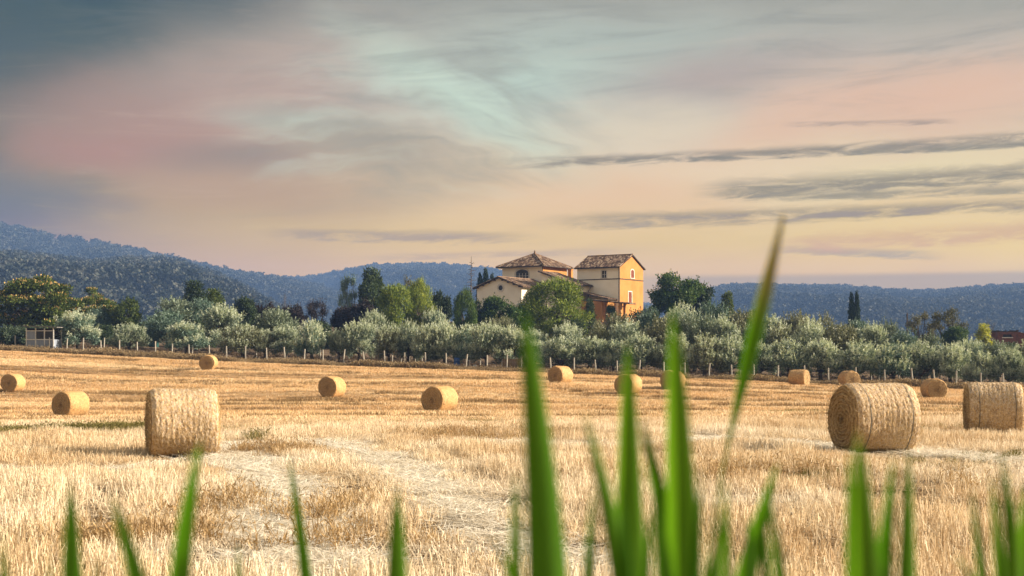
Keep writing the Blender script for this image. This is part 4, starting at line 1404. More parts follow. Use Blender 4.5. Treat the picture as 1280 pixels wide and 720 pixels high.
def house():
    # ---- right tower: s -7.6..0, r 0..7.6, ridge along s, gable to the right
    ez = hz(333, 0, 0); rz_ = ez + 1.85; rm = 3.8
    w1 = (-3.2, -2.4, hz(347.3, -2.8, 0), hz(338.4, -2.8, 0))
    b = MB(); wall_front(b, -7.6, 0, 0, 0, ez, [w1])
    b.face([(-7.6, 7.6, 0), (-7.6, 0, 0), (-7.6, 0, ez), (-7.6, rm, rz_), (-7.6, 7.6, ez)])
    b.face([(0, 7.6, 0), (-7.6, 7.6, 0), (-7.6, 7.6, ez), (0, 7.6, ez)])
    tag(link('wall', b.mesh('tower_wall', [MAT['cream']]), villa), 'cream plaster wall of the gabled tower')
    window(villa, 's', 0, *w1, 'glass')
    g1 = (3.5, 4.5, hz(347.5, 0, 4), hz(339.3, 0, 4)); g2 = (2.75, 3.75, hz(379, 0, 3.2), hz(365, 0, 3.2))
    b = MB(); wall_front(b, 0, 7.6, 0, 0, ez, [g1, g2], 'r')
    b.face([(0, 0, ez), (0, 7.6, ez), (0, rm, rz_)])
    tag(link('wall', b.mesh('gable_wall', [MAT['ochre']]), villa), 'ochre gable wall of the tower')
    window(villa, 'r', 0, *g1, 'shutter', arch=True); window(villa, 'r', 0, *g2, 'shutter')
    b = MB(); zc = hz(348.4, 0, 0)
    b.box(-7.63, 0.05, -.05, -.004, zc - .07, zc + .07); b.box(.004, .05, 0.0, 7.6, zc - .07, zc + .07)
    link('string_course', b.mesh('string_course', [MAT['gutter']]), villa)
    ov = 0.42; dz = ov * 1.85 / 3.8
    A, B, Ct, D = (-7.6 - .3, -ov, ez - dz + .14), (.22, -ov, ez - dz + .14), (.22, rm, rz_ + .14), (-7.9, rm, rz_ + .14)
    roof_plane('roof', A, B, Ct, D, villa)
    roof_plane('roof', (.22, 7.6 + ov, ez - dz + .14), (-7.9, 7.6 + ov, ez - dz + .14), (-7.9, rm, rz_ + .137), (.22, rm, rz_ + .137), villa)
    b = MB(); b.tube([(-7.9, rm, rz_ + .2), (.22, rm, rz_ + .2)], [.13, .13], 8)
    link('ridge_tiles', b.mesh('ridge_tiles', [MAT['tile']]), villa)
    pipe('gutter', [(-7.9, -ov - .07, ez - dz + .06), (.22, -ov - .07, ez - dz + .06)], .07, villa)
    pipe('downpipe', [(-.05, -ov - .05, ez - dz), (-.14, -.1, ez - .6), (-.14, -.1, 0)], .055, villa)
    # ---- main block with hipped roof: s -21.6..-14
    s0, s1 = -21.6, -14.0
    ez = hz(331.5, s1, 0); az_ = hz(317.6, -17.8, 3.8)
    aw = (-19.0, -16.6, hz(348, -17.8, 0), hz(341.5, -17.8, 0))
    b = MB(); wall_front(b, s0, s1, 0, 0, ez, [aw])
    b.face([(s0, 7.6, 0), (s0, 0, 0), (s0, 0, ez), (s0, 7.6, ez)])
    b.face([(s1, 7.6, 0), (s0, 7.6, 0), (s0, 7.6, ez), (s1, 7.6, ez)])
    tag(link('wall', b.mesh('main_wall', [MAT['cream']]), villa), 'cream wall of the block with the arched window')
    b = MB(); b.face([(s1, 0, 0), (s1, 7.6, 0), (s1, 7.6, ez), (s1, 0, ez)])
    tag(link('wall', b.mesh('main_side_wall', [MAT['ochre']]), villa), 'ochre side wall under the hipped roof')
    window(villa, 's', 0, *aw, 'glass', .28, True)
    ov = .75; e = ez - .12
    cor = [(s0 - ov, -ov, e), (s1 + ov, -ov, e), (s1 + ov, 7.6 + ov, e), (s0 - ov, 7.6 + ov, e)]
    ap = (-17.8, 3.8, az_)
    for k in range(4):
        a_, b_ = cor[k], cor[(k + 1) % 4]
        roof_plane('roof', a_, b_, ap, ap, villa)
        bb = MB(); bb.tube([np.array(a_) + (0, 0, .1), np.array(ap) + (0, 0, .08)], [.12, .12], 7)
        link('ridge_tiles', bb.mesh('ridge_tiles', [MAT['tile']]), villa)
    bb = MB(); bb.tube([(ap[0], ap[1], az_ - .1), (ap[0], ap[1], az_ + .35), (ap[0], ap[1], az_ + .62)], [.2, .16, .05], 8)
    link('finial', bb.mesh('finial', [MAT['tile']]), villa)
    pipe('gutter', [(s0 - ov, -ov - .06, e - .05), (s1 + ov + .06, -ov - .06, e - .05), (s1 + ov + .06, 7.6 + ov, e - .05)], .07, villa)
    pipe('downpipe', [(s1 + .1, -.1, ez), (s1 + .1, -.1, ez - 3)], .055, villa)
    # ---- low wing at the left, gable with a round window to the front
    s0, s1, r0, r1 = -19.7, -11.5, -10.0, -.03
    zr = hz(347.5, -15.6, -10); ze = hz(360, -19.7, -10); sm = -15.6
    b = MB()
    b.face([(s0, r0, 0), (s1, r0, 0), (s1, r0, ze), (sm, r0, zr), (s0, r0, ze)])
    b.face([(s0, r1, 0), (s0, r0, 0), (s0, r0, ze), (s0, r1, ze)])
    b.face([(s1, r0, 0), (s1, r1, 0), (s1, r1, ze), (s1, r0, ze)])
    tag(link('wall', b.mesh('wing_wall', [MAT['cream']]), villa), 'cream gable wall of the low wing')
    zw = hz(359.8, -15.3, -10)
    def ring(ri, ro, d0, d1, mat, nm, par):
        q = MB(); n = 20
        for k in range(n):
            t0, t1 = 2 * math.pi * k / n, 2 * math.pi * (k + 1) / n
            if ri > 0: pts = [(-15.3 + ri * math.cos(t0), zw + ri * math.sin(t0)), (-15.3 + ro * math.cos(t0), zw + ro * math.sin(t0)), (-15.3 + ro * math.cos(t1), zw + ro * math.sin(t1)), (-15.3 + ri * math.cos(t1), zw + ri * math.sin(t1))]
            else: pts = [(-15.3, zw), (-15.3 + ro * math.cos(t0), zw + ro * math.sin(t0)), (-15.3 + ro * math.cos(t1), zw + ro * math.sin(t1))]
            q.prism(pts, d0, d1, 'y')
        return link(nm, q.mesh(nm, [MAT[mat]]), par)
    win = ring(.40, .66, r0 - .06, r0 - .003, 'trim', 'window', villa)
    ring(0, .40, r0 - .02, r0 - .006, 'glass', 'pane', win)
    ov = .55; sl = (zr - ze) / 4.1; dz = ov * sl; fr = .5
    roof_plane('roof', (s0 - ov, r1, ze - dz + .13), (s0 - ov, r0 - fr, ze - dz + .13), (sm, r0 - fr, zr + .13), (sm, r1, zr + .13), villa)
    roof_plane('roof', (s1 + ov, r0 - fr, ze - dz + .13), (s1 + ov, r1, ze - dz + .13), (sm, r1, zr + .127), (sm, r0 - fr, zr + .127), villa)
    b = MB(); b.tube([(sm, r0 - fr, zr + .2), (sm, r1, zr + .2)], [.12, .12], 7); link('ridge_tiles', b.mesh('ridge_tiles', [MAT['tile']]), villa)
    for sg in (-1, 1):
        for k in range(4):
            q = .7 + k * 1.05
            b = MB(); zz = zr - q * sl - .02
            b.box(sm + sg * q - .07, sm + sg * q + .07, r0 - fr + .06, r0 - .003, zz - .16, zz); link('eave_bracket', b.mesh('eave_bracket', [MAT['wood']]), villa)
    # ---- middle block with single slope falling to the right
    s0, s1, r0, r1 = -10.8, -5.4, -5.5, -.04
    zh = hz(341, s0, r0); zl = hz(355, s1, r0)
    wn = (-3.55, -2.7, hz(367, s1, -3.1), hz(357.7, s1, -3.1))
    b = MB()
    b.face([(s0, r0, 0), (s1, r0, 0), (s1, r0, zl), (s0, r0, zh)])
    b.face([(s0, r1, 0), (s0, r0, 0), (s0, r0, zh), (s0, r1, zh)])
    wall_front(b, r0, r1, s1, 0, zl, [wn], 'r')
    tag(link('wall', b.mesh('middle_wall', [MAT['cream']]), villa), 'cream walls of the middle block')
    window(villa, 'r', s1, *wn, 'glass')
    sl = (zh - zl) / (s1 - s0); ov = .6
    roof_plane('roof', (s1 + ov, r0 - .45, zl - ov * sl + .13), (s1 + ov, r1, zl - ov * sl + .13), (s0 - .35, r1, zh + .35 * sl + .13), (s0 - .35, r0 - .45, zh + .35 * sl + .13), villa)
    pipe('gutter', [(s1 + ov + .07, r0 - .45, zl - ov * sl + .05), (s1 + ov + .07, r1, zl - ov * sl + .05)], .07, villa)
    pipe('downpipe', [(s1 + ov, -.5, zl - ov * sl), (s1 + .1, -.5, zl - .9), (s1 + .1, -.5, 0)], .055, villa)
    # ---- lean-to roof between the middle block and the tower, and porch roof on pillars
    z0_, z1_ = hz(366, -5.3, -1), hz(374, -.7, -1.5)
    b = MB(); b.box(-5.38, -.75, -2.5, -.03, 0, z1_ - .25); link('wall', b.mesh('annexe_wall', [MAT['ochre']]), villa)
    roof_plane('roof', (-.5, -2.9, z1_), (-.5, -.03, z1_), (-5.37, -.03, z0_), (-5.37, -2.9, z0_), villa)
    zp0, zp1 = hz(375, -2.2, -4), hz(379.5, 4.2, -4)
    roof_plane('porch_roof', (4.3, -4.9, zp1), (4.3, -2.95, zp1), (-2.6, -2.95, zp0), (-2.6, -4.9, zp0), villa)
    for s_, d_ in ((-.6, -4.6), (2.6, -4.6), (-.6, -3.2), (2.6, -3.2)):
        b = MB(); zt = zp0 + (zp1 - zp0) * (s_ + 2.6) / 6.9 - .13
        b.box(s_ - .2, s_ + .2, d_ - .2, d_ + .2, 0, zt); b.box(s_ - .26, s_ + .26, d_ - .26, d_ + .26, zt - .55, zt - .38)
        link('pillar', b.mesh('pillar', [MAT['ochre']]), villa)
    # small chimney seen between the blocks
    b = MB(); zc = hz(337.5, -12, 6)
    b.box(-12.6, -12.0, 5.6, 6.2, 0, zc); b.box(-12.68, -11.92, 5.52, 6.28, zc + .004, zc + .14)
    link('chimney', b.mesh('chimney', [MAT['ochre']]), villa)


house()

# ------------------------------------------------------------------ brick ruin
def make_brick_material():
    m, t, bs = material('old_red_brick', 0.95, 0.05)
    tc = t.n.new('ShaderNodeTexCoord')
    geo = t.n.new('ShaderNodeSeparateXYZ'); t.l.new(tc.outputs['Object'], geo.inputs[0])
    vec = t.xyz(t.add(geo.outputs[0], geo.outputs[1]), geo.outputs[2], 0.0)
    br = t.n.new('ShaderNodeTexBrick'); t.l.new(vec, br.inputs['Vector'])
    br.inputs['Scale'].default_value = 1.0; br.inputs['Brick Width'].default_value = 0.28; br.inputs['Row Height'].default_value = 0.085
    br.inputs['Mortar Size'].default_value = 0.012
    br.inputs['Color1'].default_value = (0.20, 0.065, 0.045, 1); br.inputs['Color2'].default_value = (0.11, 0.04, 0.03, 1); br.inputs['Mortar'].default_value = (0.16, 0.12, 0.09, 1)
    n = t.noise(tc.outputs['Object'], 0.8, 6, 0.7)
    c = t.mix(t.mul(t.step(n, 0.5, 0.72), 0.7), br.outputs[0], (0.045, 0.03, 0.025, 1))
    t.l.new(c, bs.inputs['Base Color'])
    return m


MAT['brick'] = make_brick_material()
YR = 200.0
rx = (1247 - 640) * YR / F
rbase = h1(rx, YR) - 0.3
ruin = link('brick_ruin', None, None, (rx, YR, rbase), (0, 0, R(-6)))
tag(ruin, 'roofless dark red brick ruin with one window behind the yellow tree', 'ruin')
def rzp(py): return (HZ - py) * YR / F - rbase
b = MB()
r_ = NPR(77)
hole = (0.75, 1.95, rzp(421.5), rzp(418))
wall_front(b, 0, 2.85, 0, 0, rzp(415), [hole], 's', .35)
b.face([(0, 4, 0), (0, 0, 0), (0, 0, rzp(415)), (0, 4, rzp(415))]); b.face([(2.85, 0, 0), (2.85, 4, 0), (2.85, 4, rzp(415)), (2.85, 0, rzp(415))])
b.face([(2.85, 4, 0), (0, 4, 0), (0, 4, rzp(415)), (2.85, 4, rzp(415))])
link('wall', b.mesh('ruin_wall', [MAT['brick']]), ruin)
b = MB()
for k in range(16):      # crumbling wall top
    x0 = k * 0.18
    b.box(x0, x0 + .17, -.02, .33, rzp(415) + .003, rzp(415) + r_.uniform(.06, .3))
for k in range(18):
    b.box(-.02, .31, .36 + k * .2, .55 + k * .2, rzp(415) + .003, rzp(415) + r_.uniform(.05, .28)); b.box(2.54, 2.87, .36 + k * .2, .55 + k * .2, rzp(415) + .003, rzp(415) + r_.uniform(.05, .28))
link('crumbling_wall_top', b.mesh('crumbling_wall_top', [MAT['wood']]), ruin)
b = MB(); b.box(.6, 2.1, -.06, .2, rzp(422.6), rzp(421.5) - .003); link('sill', b.mesh('sill', [MAT['trim']]), ruin)
b = MB(); b.box(.75, 1.95, .34, .36, rzp(421.5), rzp(418)); link('window', b.mesh('dark_opening', [MAT['glass']]), ruin)
b = MB(); b.box(2.9, 5.6, .7, 4.2, 0, rzp(417)); 
for k in range(14): b.box(2.9 + k * .19, 3.08 + k * .19, .68, 1.0, rzp(417) + .003, rzp(417) + r_.uniform(.05, .3))
link('side_wall', b.mesh('side_wall', [MAT['brick']]), ruin)

# ------------------------------------------------------------------ shed, gate, pole and small things behind the fence
MAT['white_paint'] = noise_material('weathered_white_paint', [(0, (0.42, 0.42, 0.42)), (1, (0.68, 0.68, 0.66))], 3, 5, 0.8, 0.2, 0.01)
MAT['sheet'] = noise_material('pale_corrugated_sheet', [(0, (0.17, 0.20, 0.26)), (1, (0.30, 0.34, 0.41))], 2, 5, 0.6, 0.2, 0.01, (4, 1, .4))
MAT['roof_sheet'] = noise_material('grey_roof_sheet', [(0, (0.10, 0.095, 0.09)), (1, (0.24, 0.23, 0.22))], 2, 4, 0.8, 0.2, 0.01)
YS = 143.0
sx = (33 - 640) * YS / F; sz = h1(sx, YS)
shed = link('garden_shed', None, None, (sx, YS, sz - .05), (0, 0, R(-3)))
tag(shed, 'small white framed shed with dark panes and flat roof beside the first olive', 'shed')
SW, SD, SH = 2.75, 2.2, 2.35
b = MB(); b.v = []; b.prism([(-.25, SH + .16), (SW + .5, SH + .02), (SW + .5, SH + .10), (-.25, SH + .25)], -.35, SD + .3, 'y')
link('roof', b.mesh('roof', [MAT['roof_sheet']]), shed)
for x in (0, .95, 1.85, SW):
    b = MB(); b.box(x - .05, x + .05, -.05, .05, 0, SH); link('post', b.mesh('post', [MAT['white_paint']]), shed)
for x in (0, SW):
    b = MB(); b.box(x - .05, x + .05, SD - .05, SD + .05, 0, SH); link('post', b.mesh('post', [MAT['white_paint']]), shed)
for z in (.03, 1.18, 2.06):
    b = MB(); b.box(.052, SW - .052, -.045, .045, z - .045, z + .045); link('rail', b.mesh('rail', [MAT['white_paint']]), shed)
for k, (x0, x1) in enumerate(((.052, .898), (1.002, 1.798), (1.902, SW - .052))):
    b = MB(); b.box(x0, x1, .0, .02, 1.23, 2.01); pn = link('pane', b.mesh('pane', [MAT['glass'] if k else MAT['sheet']]), shed)
    b = MB()
    for j in range(6):
        w_ = (x1 - x0) / 6; b.box(x0 + j * w_ + .006, x0 + (j + 1) * w_ - .006, -.012 if j % 2 else .0, .02, .08, 1.13)
    link('panel', b.mesh('panel', [MAT['sheet']]), shed)
b = MB(); b.box(SW - .02, SW + .02, .06, SD - .06, .02, 1.2); link('side_panel', b.mesh('side_panel', [MAT['sheet']]), shed)
b = MB(); b.box(-.02, .02, .06, SD - .06, .02, SH); b.box(.06, SW - .06, SD - .02, SD + .02, .02, SH); link('back_panel', b.mesh('back_panel', [MAT['wood']]), shed)

MAT['board'] = noise_material('brown_board', [(0, (0.10, 0.07, 0.045)), (1, (0.26, 0.19, 0.12))], 2.5, 5, 0.9, 0.3, 0.01, (6, 6, .5))
u = (627 - 640) / F; YG = (122 + 3.9) / (1 + .38 * u)
gate = link('field_gate', None, None, (u * YG, YG, h1(u * YG, YG)), (0, 0, R(-18)))
tag(gate, 'low gate of upright brown boards in a pale frame in the fence', 'gate')
for k in range(11):
    b = MB(); x0 = .1 + k * .155; b.box(x0, x0 + .14, 0, .03, .12, 1.12 - .02 * (k % 3)); link('board', b.mesh('board', [MAT['board']]), gate)
for nm, bx in (('frame_post', (0, .07, -.05, .02, 0, .85)), ('frame_post', (1.82, 1.9, -.05, .02, 0, 1.3)), ('frame_post', (2.42, 2.5, -.05, .02, 0, 1.3)), ('frame_rail', (.072, 1.818, -.04, -.005, .08, .15)), ('frame_rail', (1.9, 2.42, -.05, .0, 1.22, 1.3)), ('frame_rail', (1.902, 2.418, -.04, -.0, .08, .15))):
    b = MB(); b.box(*bx); link(nm, b.mesh(nm, [MAT['post']]), gate)

MAT['blue'] = noise_material('blue_plastic', [(0, (0.03, 0.07, 0.22)), (1, (0.06, 0.14, 0.38))], 2, 3, 0.45, 0)
u = (571 - 640) / F; YB = 131.0
b = MB()
prof = [(0, .0), (.26, .0), (.29, .05), (.29, .28), (.31, .31), (.29, .34), (.29, .58), (.31, .61), (.29, .64), (.29, .86), (.25, .92), (.23, .93), (0, .915)]
n = 18
for q in prof:
    for k in range(n):
        a = 2 * math.pi * k / n; b.v.append((q[0] * math.cos(a), q[0] * math.sin(a), q[1]))
for i in range(len(prof) - 1):
    for k in range(n):
        b.f.append([i * n + k, i * n + (k + 1) % n, (i + 1) * n + (k + 1) % n, (i + 1) * n + k]); b.mi.append(0)
drum = link('plastic_drum', b.mesh('plastic_drum', [MAT['blue']], True), None, (u * YB, YB, h1(u * YB, YB)))
tag(drum, 'small blue plastic drum under the olives behind the fence', 'drum')

MAT['stone'] = noise_material('pale_stone', [(0, (0.3, 0.29, 0.27)), (1, (0.55, 0.53, 0.5))], 3, 5, 0.9, 0.4, 0.02)
r_ = NPR(5); b = MB()
for i in range(7):
    for k in range(12):
        ph = math.pi * i / 6; a = 2 * math.pi * k / 12; q = 1 + r_.normal(0, .06)
        b.v.append((.24 * q * math.sin(ph) * math.cos(a), .2 * q * math.sin(ph) * math.sin(a), .14 - .2 * q * math.cos(ph)))
for i in range(6):
    for k in range(12):
        b.f.append([i * 12 + k, i * 12 + (k + 1) % 12, (i + 1) * 12 + (k + 1) % 12, (i + 1) * 12 + k]); b.mi.append(0)
u = (594 - 640) / F; YB = 129.5
tag(link('stone', b.mesh('stone', [MAT['stone']], True), None, (u * YB, YB, h1(u * YB, YB) + .05)), 'pale rounded stone on the ground right of the blue drum', 'stone')

MAT['teal'] = noise_material('teal_metal', [(0, (0.006, 0.035, 0.035)), (1, (0.02, 0.08, 0.075))], 1.5, 4, 0.6, 0.1, 0.01)
u = (186 - 640) / F; YC = 160.0
cab = link('metal_cabinet', None, None, (u * YC, YC, h1(u * YC, YC)), (0, 0, R(-8)))
tag(cab, 'tall dark teal metal cabinet half hidden between two olives', 'cabinet')
zt = (HZ - 398) * YC / F - cab.location.z
b = MB(); b.box(0, .95, 0, .6, .1, zt); b.box(-.04, .99, -.04, .64, zt + .003, zt + .06); link('body', b.mesh('body', [MAT['teal']]), cab)
for k in (0, 1):
    b = MB(); b.box(.04 + k * .44, .46 + k * .44, -.03, -.004, .2, zt - .1)
    dr = link('door', b.mesh('door', [MAT['teal']]), cab)
    b = MB(); b.box(.40 + k * .10, .43 + k * .10, -.06, -.032, zt * .45, zt * .55); link('handle', b.mesh('handle', [MAT['post']]), dr)
b = MB(); b.box(.3, .62, -.036, -.031, zt - .75, zt - .6); link('notice', b.mesh('notice', [MAT['white_paint']]), cab)

YPOLE = 196.0; u = (1134 - 640) / F
zp = h1(u * YPOLE, YPOLE)
pole = link('utility_pole', None, None, (u * YPOLE, YPOLE, zp))
tag(pole, 'thin dark wooden utility pole right of the two cypresses', 'pole')
ph = (HZ - 391.5) * YPOLE / F - zp
b = MB(); b.tube([(0, 0, -.3), (0, 0, ph)], [.13, .09], 8); link('shaft', b.mesh('shaft', [MAT['wood']]), pole)
b = MB(); b.tube([(0, 0, ph + .004), (0, 0, ph + .12)], [.05, .03], 6); link('insulator', b.mesh('insulator', [MAT['wood']]), pole)

# ------------------------------------------------------------------ straw bales
BD, BL = 1.36, 1.26


def make_bale_side_material(name, n0, n1, tone=(1, 1, 1, 1)):
    m, t, bs = material(name, 0.75, 0.25)
    p = opos(t)                       # x = axis of the bale
    sp = t.n.new('ShaderNodeSeparateXYZ'); t.l.new(p, sp.inputs[0])
    oi = t.n.new('ShaderNodeObjectInfo').outputs['Random']
    ang = t.m('ARCTAN2', sp.outputs[1], sp.outputs[2])
    cyl = t.xyz(sp.outputs[0], t.mul(ang, 0.68), t.mul(oi, 7.0))
    st1 = t.noise(t.mapping(cyl, (70, 9, 1)), 1.0, 4, 0.65, 0.6)      # straw lying round the roll
    st2 = t.noise(t.mapping(cyl, (30, 26, 1)), 1.0, 5, 0.75, 1.2)     # tangled straw
    big = t.noise(t.mapping(cyl, (1.6, 2.2, 1)), 1.0, 4, 0.6)
    v = t.add(t.add(t.mul(st1, 0.13), t.mul(st2, 0.62)), t.mul(t.noise(t.mapping(cyl, (9, 7, 1)), 1.0, 4, 0.6, 0.8), 0.25))
    col = t.ramp(t.rng(v, 0.36, 0.64), [(0.0, (0.08, 0.048, 0.022, 1)), (0.35, (0.34, 0.21, 0.095, 1)), (0.65, (0.58, 0.40, 0.20, 1)), (1.0, (0.82, 0.66, 0.42, 1))])
    # pale net round the roll, worn through in places
    net = t.m('SINE', t.mul(t.add(sp.outputs[0], t.mul(t.sub(big, 0.5), 0.06)), 2 * math.pi / 0.017))
    nt = t.mul(t.step(net, -0.1, 0.8), t.step(t.noise(t.mapping(cyl, (30, 16, 1)), 1.0, 3, 0.6), 0.36, 0.58))
    col = t.mix(t.mul(nt, t.rng(big, 0.3, 0.7, n0, n1)), col, (0.72, 0.69, 0.665, 1))
    col = t.mix(t.mul(t.step(big, 0.55, 0.75), 0.25), col, (0.52, 0.40, 0.22, 1))
    col = t.mix(1.0, col, tone, 'MULTIPLY')
    t.l.new(col, bs.inputs['Base Color'])
    bump(t, bs, v, 0.8, 0.018)
    return m


def make_bale_end_material():
    m, t, bs = material('coiled_straw_end', 0.85, 0.15)
    p = opos(t)
    sp = t.n.new('ShaderNodeSeparateXYZ'); t.l.new(p, sp.inputs[0])
    rad = t.m('SQRT', t.add(t.mul(sp.outputs[1], sp.outputs[1]), t.mul(sp.outputs[2], sp.outputs[2])))
    ang = t.m('ARCTAN2', sp.outputs[1], sp.outputs[2])
    wob = t.noise(t.mapping(p, (3, 3, 3)), 1.0, 4, 0.6)
    rr = t.add(t.add(rad, t.mul(ang, 0.009)), t.mul(t.sub(wob, 0.5), 0.09))
    coil = t.m('SINE', t.mul(rr, 2 * math.pi / 0.058))
    fib = t.noise(t.xyz(t.mul(rr, 75.0), t.mul(ang, 3.2), 0.0), 1.0, 4, 0.7, 0.5)
    tang = t.noise(t.mapping(p, (30, 30, 30)), 1.0, 5, 0.7)
    v = t.add(t.mul(coil, 0.06), t.add(t.mul(fib, 0.5), t.mul(tang, 0.5)))
    col = t.ramp(t.rng(v, 0.28, 0.72), [(0.0, (0.085, 0.05, 0.022, 1)), (0.4, (0.32, 0.205, 0.095, 1)), (0.7, (0.52, 0.37, 0.19, 1)), (1.0, (0.74, 0.59, 0.36, 1))])
    t.l.new(col, bs.inputs['Base Color'])
    bump(t, bs, t.add(v, t.mul(coil, 0.12)), 1.0, 0.04)
    return m


MAT['bale_side'] = make_bale_side_material('shaded_net_straw', 0.55, 0.9)  # near bales: grey of their shaded side put into the net colour
MAT['bale_side_sunlit'] = make_bale_side_material('sunlit_bale_straw', 0.1, 0.4, (0.98, 0.85, 0.66, 1))  # far bales: less net, orange sunlight put into the straw tint
MAT['bale_end'] = make_bale_end_material()
MAT['bale_straw'] = leaf_material('loose_bale_straw', (0.24, 0.15, 0.065), (0.50, 0.36, 0.19), (0.80, 0.66, 0.42), 0.7, 0.15, 0.2, 2.0, tint=(1.0, 0.92, 0.78, 1))
MAT['net_seam'] = noise_material('dark_net_seam', [(0, (0.06, 0.06, 0.055)), (1, (0.18, 0.18, 0.16))], 8, 3, 0.8, 0)


def bale_meshes(seed, na=96, nx=42, nr=16, straws=1500, sm='bale_side_sunlit'):
    r = NPR(seed)
    Rb = BD / 2
    th = np.linspace(0, 2 * math.pi, na, endpoint=False)
    X = np.linspace(-BL / 2, BL / 2, nx)
    lump = r.normal(0, 1, (6,))
    def rad(t_, x):
        w = 0.016 * np.sin(2 * t_ + lump[0]) + 0.009 * np.sin(3 * t_ + lump[1]) + 0.006 * np.sin(7 * t_ + lump[2] + 3 * x) + 0.008 * np.sin(5 * x + lump[3])
        edge = 0.05 * (np.abs(x) / (BL / 2)) ** 10
        flat = -0.05 * np.clip(-np.cos(t_) - 0.80, 0, 1) / 0.20 + 0.018 * np.sin(t_) ** 2        # it has settled on the ground
        return Rb + w - edge + flat
    T_, XX = np.meshgrid(th, X)
    RR = rad(T_, XX) + r.normal(0, 0.0045, T_.shape)
    # circumferential ridges left by the pick-up belts
    RR += 0.0025 * np.sin(XX * 2 * math.pi / 0.105)
    V = np.stack([XX, RR * np.sin(T_), RR * np.cos(T_)], -1).reshape(-1, 3)
    idx = np.arange(nx * na).reshape(nx, na)
    nxt = np.roll(idx, -1, axis=1)
    Fq = np.stack([idx[:-1], nxt[:-1], nxt[1:], idx[1:]], -1).reshape(-1, 4)
    side = mesh_np('side', V, Fq[:, ::-1].copy(), [MAT[sm]], True)
    ends = []
    for sg in (-1, 1):
        q = np.linspace(0.015, 1, nr)
        Q, T2 = np.meshgrid(q, th, indexing='ij')
        Rl = rad(T2, sg * BL / 2 + 0 * T2) * Q
        dx = 0.020 * np.sin(Q * 34 + T2 + lump[4]) * (Q < .97) + r.normal(0, 0.010, Q.shape) * (Q < .97) + 0.03 * (1 - Q ** 6)
        Ve = np.stack([sg * (BL / 2 + dx * 0.9), Rl * np.sin(T2), Rl * np.cos(T2)], -1).reshape(-1, 3)
        ii = np.arange(nr * na).reshape(nr, na); nn = np.roll(ii, -1, axis=1)
        Fe = np.stack([ii[:-1], nn[:-1], nn[1:], ii[1:]], -1).reshape(-1, 4)
        ends.append(mesh_np('end_face', Ve, Fe if sg < 0 else Fe[:, ::-1].copy(), [MAT['bale_end']], True))
    # loose straws
    n = straws
    t_ = r.uniform(0, 6.283, n); x = r.uniform(-BL / 2, BL / 2, n)
    rr = rad(t_, x) + 0.002
    p = np.stack([x, rr * np.sin(t_), rr * np.cos(t_)], -1)
    nrm = np.stack([0 * x, np.sin(t_), np.cos(t_)], -1); tan = np.stack([0 * x, np.cos(t_), -np.sin(t_)], -1)
    d = unit(tan * r.choice([-1, 1], n)[:, None] + np.array((1, 0, 0)) * r.normal(0, .7, n)[:, None] + nrm * np.abs(r.normal(0.05, .16, n))[:, None])
    a = diamonds(p, d, unit(np.cross(d, nrm + rdir(r, n) * .4)), r.uniform(.04, .11, n), np.full(n, .005))
    n2 = int(straws * 0.7)
    q = np.sqrt(r.uniform(0, 1, n2)); t_ = r.uniform(0, 6.283, n2); sg = r.choice([-1, 1], n2)
    p = np.stack([sg * (BL / 2 + .02), Rb * q * np.sin(t_), Rb * q * np.cos(t_)], -1)
    tan = np.stack([0 * q, np.cos(t_), -np.sin(t_)], -1); nr_ = np.stack([sg, 0 * q, 0 * q], -1)
    d = unit(tan * r.choice([-1, 1], n2)[:, None] + rdir(r, n2) * .5 + nr_ * .22)
    c = diamonds(p, d, unit(np.cross(d, nr_ + rdir(r, n2) * .4)), r.uniform(.05, .14, n2), np.full(n2, .007))
    v, f = merge([a, c])
    ls = mesh_np('loose_straw', v, f, [MAT['bale_straw']])
    b = MB()
    for xs_ in (-BL / 2 + .18, BL / 2 - .24):
        for k in range(40):
            t0 = 2 * math.pi * k / 40; t1 = 2 * math.pi * (k + 1) / 40
            q0 = float(rad(np.array(t0), np.array(xs_))) + .011; q1 = float(rad(np.array(t1), np.array(xs_))) + .011
            j0 = .008 * math.sin(3 * t0); j1 = .008 * math.sin(3 * t1)
            b.face([(xs_ + j0, q0 * math.sin(t0), q0 * math.cos(t0)), (xs_ + .016 + j0, q0 * math.sin(t0), q0 * math.cos(t0)),
                    (xs_ + .016 + j1, q1 * math.sin(t1), q1 * math.cos(t1)), (xs_ + j1, q1 * math.sin(t1), q1 * math.cos(t1))])
    seam = b.mesh('net_edge', [MAT['net_seam']])
    return side, ends, ls, seam


